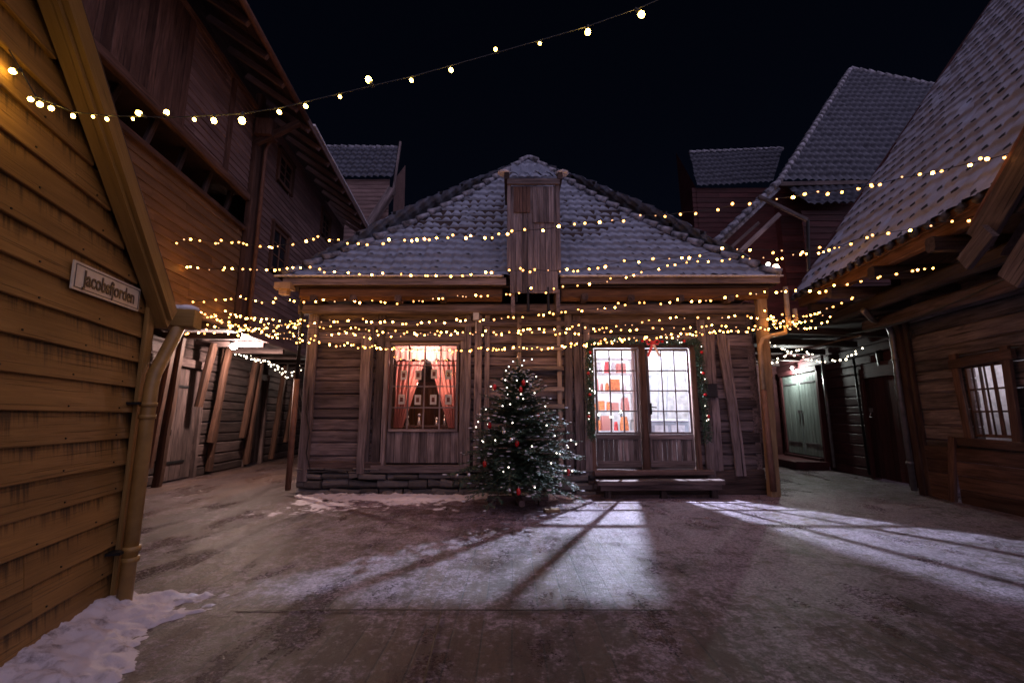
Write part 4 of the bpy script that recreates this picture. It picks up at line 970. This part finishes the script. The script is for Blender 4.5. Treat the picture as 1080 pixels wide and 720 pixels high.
roof_sheet('main_roof', 'tile_right', Rh, (0, -1.95, 4.13), (1, 0, 0), Vr, lambda v: -.36, lambda v: 9.2, 10.6, .26, .36, .030, .022, None, 6, 3)
mk('verge_board', 'redwall', Rh, lambda b: (b.board((-.38, -1.9, 4.10), (-.38, 4.3, 12.7), .16, .05, (0, 0, 1)),))
mk('gable_wall', 'redwall', Rh, lambda b: b.add([(-.26, -.0, 3.4), (-.26, 8.0, 3.4), (-.26, 4.2, 12.2), (-.26, 0, 6.3)], [(0, 1, 2, 3)]))
mk('eave_tile', 'tile_bare', Rh, lambda b: b.tube([(-.3, -1.99, 4.05), (-.3, -1.93, 4.12)], .05, 8, .05), True)
et = [o for o in Rh.children if o.name.startswith('eave_tile')][0]
for i in range(1, 37):
    c = et.copy(); col.objects.link(c); c.parent = Rh; c.location.x = .26*i
mk('rear_slope', 'dark', Rh, lambda b: b.add([(-.3, 4.3, 12.7), (9.2, 4.3, 12.7), (9.2, 10, 4.6), (-.3, 10, 4.6)], [(0, 1, 2, 3)]))
dp = mk('downpipe', 'pipe_grey', Rh, lambda b: b.tube([(.9, -1.3, 3.50), (.3, -.8, 3.44), (.0, -.42, 3.40), (-.14, -.22, 3.32), (-.18, -.17, 3.18), (-.20, -.16, 2.9), (-.20, -.14, .06)], .052, 14), True)
for z in (2.7, .62): mk('pipe_collar', 'pipe_grey', dp, lambda b: b.tube([(-.20, -.155, z), (-.20, -.155, z-.05)], .062, 14), True)
tag(mk('hanging_cable', 'cable', None, lambda b: b.tube([WR(4.6-.46*i, -1.35+.06*i, 3.36-.30*math.sin(PI*i/12)*.6) for i in range(13)], .014, 6)), 'thick black cable sagging under the eaves beams of the house on the right', 'cable')
tag(mk('wire_tangle', 'cable', None, lambda b: (b.tube([WR(.25+.08*math.cos(i*.7)*(1+i*.02), -.1, 3.12+.09*math.sin(i*.9)) for i in range(22)], .006, 5))), 'loose loop of wire hanging at the top of the right corner post', 'wire')
# cross gable hood with thick barge boards near the lens
Gh = mk('barge_board', 'oldlog', Rh, lambda b: b.board((4.34, -2.0, 3.58), (6.4, -2.0, 5.45), .36, .06, (0, 0, 1), seg=4))
mk('barge_board', 'oldlog', Rh, lambda b: b.board((4.50, -1.9, 3.02), (6.4, -1.9, 4.80), .30, .06, (0, 0, 1), seg=4))
mk('barge_end', 'old', Rh, lambda b: b.board((4.18, -2.07, 3.34), (4.58, -2.07, 3.60), .22, .07, (0, 0, 1)))
mk('hood_soffit', 'dark', Rh, lambda b: b.add([(4.4, -1.87, 3.35), (6.4, -1.87, 5.2), (6.4, .1, 5.2), (4.4, .1, 3.35)], [(0, 1, 2, 3)]))
mk('hood_verge', 'pipe_rust', Rh, lambda b: b.tube([(4.30, -2.03, 3.78), (6.4, -2.03, 5.68)], .018, 6))

# dark red alley house behind it (same frame, set back half a metre)
Ah = thing('alley_house', 'dark red painted house with grey green double doors in the right alley', 'house', OR, aR)
mk('board_wall', 'redwall', Ah, lambda b: log_wall(b, -8.9, -.3, 0, 3.5, .24, .12, .5, holes=[(-2.4, -1.15, 0, 2.5), (-6.9, -4.45, 0, 2.9)], wob=.006))
mk('upper_wall', 'redwall', Ah, lambda b: clap(b, -8.9, -.3, 3.5, 4.5, .2, y=.5))
d = mk('plank_door', 'redwall', Ah, lambda b: (planks(b, -2.38, -1.17, .05, 2.45, 7, .50, .04), b.box(-2.5, -2.38, .42, .56, 0, 2.7), b.box(-1.17, -1.02, .40, .56, 0, 3.3), b.box(-2.38, -1.17, .42, .56, 2.45, 2.8)))
mk('door_lock', 'pipe_grey', d, lambda b: (b.box(-2.30, -2.18, .45, .475, 1.62, 1.72), b.tube([(-2.24, .45, 1.6), (-2.24, .41, 1.5), (-2.14, .41, 1.5)], .014, 6)))
t = thing('wall_lantern', 'dark unlit wall lantern above the red plank door', 'lantern', WR(-1.75, .46, 2.72))
mk('lantern_body', 'iron', t, lambda b: b.tube([(0, -.08, .0), (0, -.08, .28)], .07, 8, .08)); mk('lantern_cap', 'iron', t, lambda b: b.tube([(0, -.08, .28), (0, -.08, .36)], .11, 8, .03)); mk('lantern_arm', 'iron', t, lambda b: b.tube([(0, 0, .2), (0, -.08, .34)], .012, 6))
for k, (xa, xb) in enumerate(((-6.75, -5.66), (-5.62, -4.53))):
    d = mk('green_door', 'green', Ah, lambda b: planks(b, xa, xb, .34, 2.86, 6, .44, .05)); d['label'] = 'grey green boarded door leaf'
    for hz in (.68, 2.55): mk('strap_hinge', 'pipe_grey', d, lambda b: b.box(xa+.1, xb-.12, .40, .415, hz, hz+.04))
    mk('door_handle', 'pipe_grey', d, lambda b: b.box(-5.78+.16*k, -5.70+.16*k, .36, .41, 1.62, 1.72))
mk('door_frame', 'redwall', Ah, lambda b: (b.box(-6.9, -6.76, .38, .56, .1, 3.0), b.box(-4.52, -4.40, .38, .56, .1, 3.0), b.box(-6.9, -4.4, .36, .56, 2.87, 3.02)))
mk('door_step', 'redwall', Ah, lambda b: (b.board((-7.0, -.05, .12), (-4.3, -.05, .12), .22, .9, ch=.08), b.board((-6.8, .35, .26), (-4.5, .35, .26), .1, .16)))
mk('corner_pipe', 'pipe_grey', Ah, lambda b: b.tube([(-4.1, .42, 3.4), (-4.08, .42, .1)], .04, 10), True)
mk('corner_pipe', 'iron', Ah, lambda b: b.tube([(-2.62, .42, 3.0), (-2.55, .42, .1)], .03, 10), True)
t = thing('door_lamp', 'small cold white lamp above the grey green double doors', 'lamp', WR(-5.7, .30, 3.08))
mk('lamp_glass', 'lamp_cold', t, lambda b: b.ball((0, 0, 0), .045, 10), True); mk('lamp_bracket', 'iron', t, lambda b: b.tube([(0, 0, .05), (.15, .2, .1)], .015, 6))
light('door_lamp_light', 'POINT', WR(-5.62, .16, 3.02), 120, (.93, 1.0, .94), shadow_soft_size=.04)
# canopy beams over the right alley
t = thing('alley_canopy', 'dark timber canopy spanning the right alley between the houses', 'canopy', OR, aR)
for i in range(5): mk('canopy_beam', 'dark', t, lambda b: b.board((-1.0-1.5*i, -2.9, 3.55), (-1.0-1.5*i, .45, 3.35), .16, .14, seg=4, wob=.01))
mk('canopy_boarding', 'dark', t, lambda b: b.box(-8.5, -.6, -2.8, .45, 3.66, 3.70))
mk('canopy_rail', 'pipe_rust', t, lambda b: (b.tube([(-7.5, -1.6, 3.2), (-.8, -.4, 3.3)], .02, 6), b.tube([(-8, -2.2, 3.25), (-4.5, .3, 3.3)], .02, 6)))
# something low and a snow heap at the alley bend
o = snow_sheet('alley_snow', 7.6, 12.0, 16.0, 19.5, lambda x, y: .30*math.exp(-((x-9.4)**2+(y-18)**2)/1.4)+.05*fr(x, y, 2)-.03, .08); tag(o, 'grey snow heap at the bend of the right alley', 'snow')
t = thing('alley_back_wall', 'dark red board wall closing the right alley', 'wall', (8.5, 19.6, 0))
mk('boards', 'redwall', t, lambda b: planks(b, -4.0, 5.0, 0, 7.5, 26, 0, .06))

# ================================================================== BACKGROUND HOUSES
def Pq(*a): return [ony(*p) for p in a]
def slab(name, mat, parent, base, pts, th=.2):
    n = (pts[1]-pts[0]).cross(pts[2]-pts[0]).normalized()*th
    b = MB(); b.add([p-base for p in pts]+[p-base+n for p in pts], [(0, 1, 2, 3), (7, 6, 5, 4), (0, 4, 5, 1), (1, 5, 6, 2), (2, 6, 7, 3), (3, 7, 4, 0)]); return b.build(name, mat, parent)
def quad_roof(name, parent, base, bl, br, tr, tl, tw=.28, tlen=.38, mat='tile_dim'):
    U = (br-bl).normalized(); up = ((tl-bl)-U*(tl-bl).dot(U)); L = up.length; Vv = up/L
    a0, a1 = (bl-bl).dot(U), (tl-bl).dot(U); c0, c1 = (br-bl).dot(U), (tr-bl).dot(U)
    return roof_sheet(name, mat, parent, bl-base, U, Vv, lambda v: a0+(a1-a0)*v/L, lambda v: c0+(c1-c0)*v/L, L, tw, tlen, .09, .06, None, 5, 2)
b0 = ony(826, 190, 16); B0 = V((b0.x, 16, 0)); Bh = thing('tall_house', 'tall dark red house with big hipped snowy tile roof behind the alley', 'house', B0)
bl, br = ony(822, 191, 15.6), ony(1000, 187, 15.6); tl_, tr_ = ony(897, 73, 19.4), ony(1050, 68, 19.4)
tr_ = V((tl_.x+.2, tl_.y, tl_.z)); U_ = V((1, 0, 0)); up_ = (tl_-bl)-U_*(tl_-bl).x; LB = up_.length; xa_ = (tl_-bl).x; xr_ = xa_+6.5
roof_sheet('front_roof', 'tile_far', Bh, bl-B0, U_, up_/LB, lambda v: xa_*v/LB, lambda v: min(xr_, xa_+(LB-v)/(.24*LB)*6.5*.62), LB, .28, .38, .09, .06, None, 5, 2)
tr_ = bl+U_*xr_+up_*(1-.24/.62)
mk('ridge_tiles', 'tile_cap', Bh, lambda b: (caps(b, tl_-B0, tr_-B0, .14), caps(b, bl-B0, tl_-B0, .13)), True)
p1, p2 = ony(747, 262, 15.6), ony(822, 191, 15.6)
mk('verge', 'tile_cap', Bh, lambda b: (caps(b, p1-B0, p2-B0, .13), b.board(p1-B0+V((0, .1, -.2)), p2-B0+V((0, .1, -.2)), .2, .05)), True)
mk('wall', 'redwall', Bh, lambda b: (clap(b, -.2, 9, 0, b0.z-.05, .24, y=.1), b.box(-.1, 9, .15, 7, 0, b0.z-.1)))
mk('side_wall', 'redwall', Bh, lambda b: b.add([(-.2, .1, 0), (-.2, 4, 0), (-.2, 4, b0.z-.1), (-.2, .1, b0.z-.1)], [(0, 1, 2, 3)]))
mk('lower_gable', 'redwall', Bh, lambda b: b.add([V((p1.x, 16.4, 0))-B0, V((p2.x+.3, 16.4, 0))-B0, V((p2.x+.3, 16.4, p2.z-.2))-B0, V((p1.x, 16.4, p1.z-.2))-B0, V((p1.x, 19, 0))-B0, V((p1.x, 19, p1.z-.2))-B0], [(0, 1, 2, 3), (4, 0, 3, 5)]))
mk('eaves_board', 'old', Bh, lambda b: b.board(bl-B0+V((0, 0, -.12)), br-B0+V((0, 0, -.12)), .16, .06))
q1, q2, q3, q4 = ony(885, 214, 14.6), ony(925, 212, 14.6), ony(925, 194, 15.9), ony(830, 196, 15.9)
mk('brace', 'old', Bh, lambda b: (b.board(ony(778, 268, 15.2)-B0, ony(822, 226, 15.2)-B0, .16, .1), b.board(ony(770, 262, 15.4)-B0, ony(800, 235, 15.4)-B0, .1, .1)))
Lh = thing('lean_to_porch', 'small snowy lean-to roof on a dark red bay under the big tiled roof', 'porch', V((q1.x, 14.6, 0)))
lb = V((q1.x, 14.6, 0))
quad_roof('porch_roof', Lh, lb, ony(852, 217, 14.6), ony(930, 213, 14.6), q3, q4)
mk('porch_wall', 'redwall', Lh, lambda b: clap(b, -1.2, 2.5, 0, ony(868, 222, 14.75).z, .22, y=.2))
mk('rafter', 'old', Lh, lambda b: b.board(ony(800, 207, 14.5)-lb, ony(851, 232, 14.5)-lb, .12, .1))
mk('drainpipe', 'iron', Lh, lambda b: b.tube([ony(852, 232, 14.5)-lb, ony(853, 300, 14.5)-lb], .05, 8))
t = thing('gable_lamp', 'small pink lamp glowing just above the right end of the shop roof', 'lamp', ony(815, 281, 15.0))
mk('bulb', 'lamp_pink', t, lambda b: b.ball((.1, 0, -.1), .12, 10, (1, 1, 1.5)), True); mk('bulb', 'bulb_white', t, lambda b: b.ball((-.15, 0, .08), .07, 10), True); mk('mount', 'iron', t, lambda b: b.tube([(.0, .1, .2), (.0, .8, .2)], .03, 6))
light('gable_lamp_light', 'POINT', ony(815, 279, 14.6), 5, (1, .7, .6), shadow_soft_size=.1)
# small gabled house behind
C0 = V((ony(735, 196, 21).x, 21, 0)); Ch = thing('gabled_loft', 'small dark red loft with thin snow on its tile roof left of the tall house', 'house', C0)
cb, cbr, ctr, ctl = ony(735, 197, 21), ony(815, 192, 21), ony(826, 157, 22.6), ony(727, 161, 22.6)
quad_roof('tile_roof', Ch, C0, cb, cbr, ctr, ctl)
mk('wall', 'redwall', Ch, lambda b: clap(b, -.2, 6, 0, cb.z, .26, y=.15))
cp = [ony(727, 160, 22.6), ony(735, 197, 21), ony(721, 250, 21), ony(719, 205, 24)]
mk('gable', 'redwall', Ch, lambda b: b.add([V((cp[1].x, 21.1, 0))-C0, V((cp[1].x, 21.1, cb.z))-C0, V((cp[1].x-.3, 22.6, ctl.z))-C0, V((cp[3].x, 24.2, cb.z))-C0, V((cp[3].x, 24.2, 0))-C0], [(0, 1, 2, 3, 4)]))
mk('ridge_tiles', 'tile_cap', Ch, lambda b: caps(b, ctl-C0, ctr-C0, .12), True)
# house behind the left warehouse
D0 = V((ony(352, 188, 20).x, 20, 0)); Dh = thing('dark_loft_house', 'dark plum house with frosted tile roof beyond the left warehouse', 'house', D0)
da, db, dc, dd = ony(340, 187, 20), ony(415, 187, 20), ony(420, 156, 21.4), ony(330, 155, 21.4)
quad_roof('tile_roof', Dh, D0, da, db, dc, dd, .3, .4)
mk('wall', 'clad', Dh, lambda b: clap(b, -1.5, 2.6, 0, da.z, .2, y=.2))
mk('ridge_tiles', 'tile_cap', Dh, lambda b: caps(b, dd-D0, dc-D0, .12), True)
mk('verge_board', 'old', Dh, lambda b: (b.board(dc-D0+V((.1, 0, .3)), ony(414, 207, 20)-D0, .14, .1), b.board(ony(414, 200, 20)-D0, ony(380, 252, 20)-D0, .35, .4)))
mk('side_wall', 'clad', Dh, lambda b: b.add([V((db.x, 20.2, 0))-D0, V((db.x, 20.2, db.z))-D0, V((dc.x, 23, dc.z))-D0, V((dc.x, 24, 0))-D0], [(0, 1, 2, 3)]))

# ================================================================== LIGHT STRINGS
bulbmesh = {}
def bulb_mesh(kind, r):
    if (kind, r) not in bulbmesh:
        b = MB(); b.ball((0, 0, -.020-r), r, 8 if r < .024 else 12, (1, 1, 1.15)); nf = len(b.f); b.tube([(0, 0, .006), (0, 0, -.022)], .007, 6, .009)
        o = b.build('bulb', kind, None, True); me = o.data; me.materials.append(M['cable'])
        for k, pl in enumerate(me.polygons): pl.material_index = 0 if k < nf else 1
        bulbmesh[(kind, r)] = me; bpy.data.objects.remove(o)
    return bulbmesh[(kind, r)]
def put_bulb(t, me, p, tilt=1.0, sc_=1):
    o = bpy.data.objects.new('bulb', me); col.objects.link(o); o.parent = t; o.location = p
    o.rotation_euler = (R.gauss(0, tilt), R.gauss(0, tilt), R.uniform(0, 6)); o.scale = (sc_,)*3; return o
def string(label, pts, spacing=.17, kind='bulb_warm', r=.0145, jit=.05, group='warm light strings over the yard', cab=.0045):
    t = thing('string_lights', label, 'string lights', pts[0], 0, group); base = V(pts[0]); fine = []
    for i in range(len(pts)-1):
        p0, p1, p2, p3 = V(pts[max(i-1, 0)]), V(pts[i]), V(pts[i+1]), V(pts[min(i+2, len(pts)-1)])
        for k in range(12):
            s_ = k/12; q = .5*((2*p1)+(p2-p0)*s_+(2*p0-5*p1+4*p2-p3)*s_*s_+(3*p1-p0-3*p2+p3)*s_**3)
            fine.append(q)
    fine.append(V(pts[-1])); sd = R.random()*99; Lt = 0
    for i, q in enumerate(fine):       # the loose wire wanders a little
        if i: Lt += (fine[i]-fine[i-1]).length
        q += V((0, noise.noise(V((sd, Lt*1.1, 0)))*jit, noise.noise(V((sd, Lt*2.2, 5)))*jit*1.1))
    b = MB(); b.tube([p-base for p in fine], cab, 5); b.build('cable', 'cable', t)
    d = 0; nxt = spacing*.5; n = 0
    for a, c in zip(fine, fine[1:]):
        L = (c-a).length
        while nxt < d+L and n < 98:
            p = a.lerp(c, (nxt-d)/L)-base; k = R.random()
            if kind == 'bulb_warm': me, s_ = (bulb_mesh(kind, r), R.uniform(.85, 1.2)) if k < .42 else (bulb_mesh('bulb_mid', r), R.uniform(.8, 1.1)) if k < .84 else (bulb_mesh('bulb_dim', r), R.uniform(.5, .8))
            else: me, s_ = bulb_mesh(kind, r), R.uniform(.6, 1.1)
            put_bulb(t, me, p, 1.1, s_)
            n += 1; nxt += spacing*.80*R.choice((.45, .7, .9, 1.1, 1.25, 1.6))
        d += L
    return t
def path(A, B, *px): return [onvp(u, v, A, B) for u, v in px]
# the big bulbs overhead
A, B = (-2.50, 2.12), (.98, 2.95)
big = path(A, B, (-12, 18), (15, 62), (38, 102), (77, 118), (112, 122), (180, 124), (256, 120), (300, 113), (362, 98), (438, 80), (520, 57), (572, 42), (620, 28), (676, 8), (760, -28), (850, -75))
t = thing('string_lights', 'string of large yellow bulbs rising over the yard against the black sky', 'string lights', big[0], 0)
base = big[0]; b = MB(); b.tube([p-base for p in big], .0035, 6); b.build('cable', 'cable', t)
for u, v, s_ in ((0, 36, 1), (15, 75, 1), (24, 109, .8), (39, 114, .9), (50, 119, .8), (77, 129, .7), (98, 130, .45), (114, 133, .6), (141, 130, .45), (151, 122, 1), (176, 118, .9), (207, 131, .6), (228, 122, 1), (256, 119, 1.25), (295, 119, .8), (325, 115, .8), (362, 106, .6), (390, 86, 1.3), (438, 89, .75), (480, 78, .9), (520, 49, .75), (572, 49, .65), (620, 32, 1.35), (676, 15, 1.6), (735, -8, 1), (800, -38, 1)):
    q = onvp(u, v, A, B)-base
    best = min((((a-base).lerp(c-base, k/10)-q).length, k, (a-base).lerp(c-base, k/10)) for a, c in zip(big, big[1:]) for k in range(11))[2]
    o = put_bulb(t, bulb_mesh('bulb_big', .0145), best, 0, s_); dr = q-best
    dr = dr if dr.length > .01 else V((0, 0, -1)); o.rotation_euler = (-dr).to_track_quat('Z', 'Y').to_euler()
LW = 'bulb_warm'
string('highest small bulb string, crossing the snowy hip roof and hoist dormer', path((-6.05, 7.6), (5.35, 4.6), (172, 256), (205, 253), (250, 255), (285, 259), (340, 252), (395, 257), (440, 250), (500, 248), (560, 243), (600, 238), (650, 233), (690, 226), (740, 222), (800, 212), (860, 203), (925, 193), (990, 179), (1062, 163)), .215, r=.0165, jit=.045)
string('second highest small bulb string, just above the shop eaves, ending below the barge boards', path((-6.05, 7.9), (5.4, 5.4), (178, 276), (205, 281), (260, 283), (320, 283), (380, 288), (440, 288), (500, 289), (540, 285), (600, 283), (660, 277), (700, 273), (760, 266), (800, 265), (850, 263), (890, 256), (925, 247), (975, 238), (1026, 229)), .205, r=.0155, jit=.05)
string('warm string level with the shop eaves, rising to the steep roof edge', path((-6.0, 8.1), (6.1, 7.8), (198, 317), (250, 316), (300, 317), (337, 316), (380, 316), (420, 318), (463, 315), (500, 312), (545, 309), (602, 302), (645, 295), (700, 282), (745, 274), (790, 274), (840, 267), (893, 262)), .22, r=.0155, jit=.06)
string('warm string along the red brown eaves log, ending under the right eaves', path((-6.0, 8.3), (5.55, 6.2), (200, 330), (260, 336), (330, 338), (400, 337), (440, 340), (520, 336), (620, 325), (700, 317), (757, 314), (815, 308), (840, 307), (870, 305), (900, 297), (930, 291), (955, 285), (982, 281)), .165, jit=.05)
string('warm string through the middle of the dense band above the windows', path((-6.0, 8.35), (5.9, 7.5), (200, 341), (260, 347), (340, 345), (430, 350), (520, 349), (600, 345), (650, 344), (700, 338), (760, 335), (830, 333), (870, 325), (905, 312)), .165, jit=.06)
string('warm string in the dense band that ends above the curved downpipe', path((-5.95, 8.5), (6.0, 8.4), (212, 345), (270, 350), (330, 352), (400, 353), (480, 352), (570, 352), (640, 349), (700, 346), (760, 344), (830, 340), (868, 333)), .185, jit=.07)
string('lowest warm string drooping in front of the window heads', path((-5.95, 8.6), (5.9, 8.55), (225, 336), (280, 352), (330, 362), (400, 366), (470, 368), (560, 367), (640, 361), (740, 352), (820, 345), (866, 334)), .145, jit=.035)
string('second lowest warm string draped along the garland above the doors', path((-5.9, 8.7), (5.6, 8.7), (190, 351), (240, 351), (300, 355), (360, 363), (440, 369), (520, 367), (600, 365), (660, 357), (720, 351), (800, 347), (848, 340)), .185, jit=.05)
string('short warm string between the warehouse jetty and the left corner of the shop', path((-6.0, 9.3), (-4.3, 8.8), (238, 326), (262, 335), (290, 342), (318, 338)), .12, jit=.09)
string('short warm string dropping from the ochre gutter under the plum cladding', path((-5.6, 7.4), (-4.4, 8.9), (196, 324), (220, 333), (250, 341), (280, 345), (322, 341)), .12, jit=.1)
string('short warm string slung lowest between the warehouse and the shop gutter', path((-6.0, 8.9), (-4.3, 8.8), (222, 330), (250, 345), (285, 352), (316, 350)), .11, jit=.09)
string('short warm string looping from the shop post to the end of the right eaves', path((5.1, 8.8), (6.3, 8.6), (806, 326), (825, 340), (845, 340), (866, 326)), .12, jit=.07)
string('short warm string hugging the right eaves beam end', path((5.3, 8.7), (6.0, 7.9), (812, 338), (835, 347), (858, 346), (880, 333)), .12, jit=.06)
ag = 'pale light strings in the alleys'
string('pale string hanging in the dark left alley under the jetty', path((-7.0, 12.2), (-5.7, 12.2), (246, 372), (262, 375), (280, 382), (300, 389), (318, 392)), .11, 'bulb_cool', .019, .09, group=ag)
string('second pale string curving down at the far side of the left alley', path((-7.3, 13.6), (-6.3, 13.6), (262, 374), (285, 385), (303, 396), (316, 384)), .11, 'bulb_cool', .019, .10, group=ag)
string('pale string swagged across the right alley in front of the green doors', path((5.6, 9.9), (8.5, 10.4), (806, 354), (820, 366), (840, 374), (858, 379), (880, 381), (895, 376), (908, 367)), .12, 'bulb_cool', .020, .03, group=ag)
string('short pale string left of the green doors climbing to the shop corner', path((5.7, 10.5), (8.0, 11.2), (806, 380), (818, 382), (832, 374), (845, 368), (858, 376)), .13, 'bulb_cool', .020, .05, group=ag)
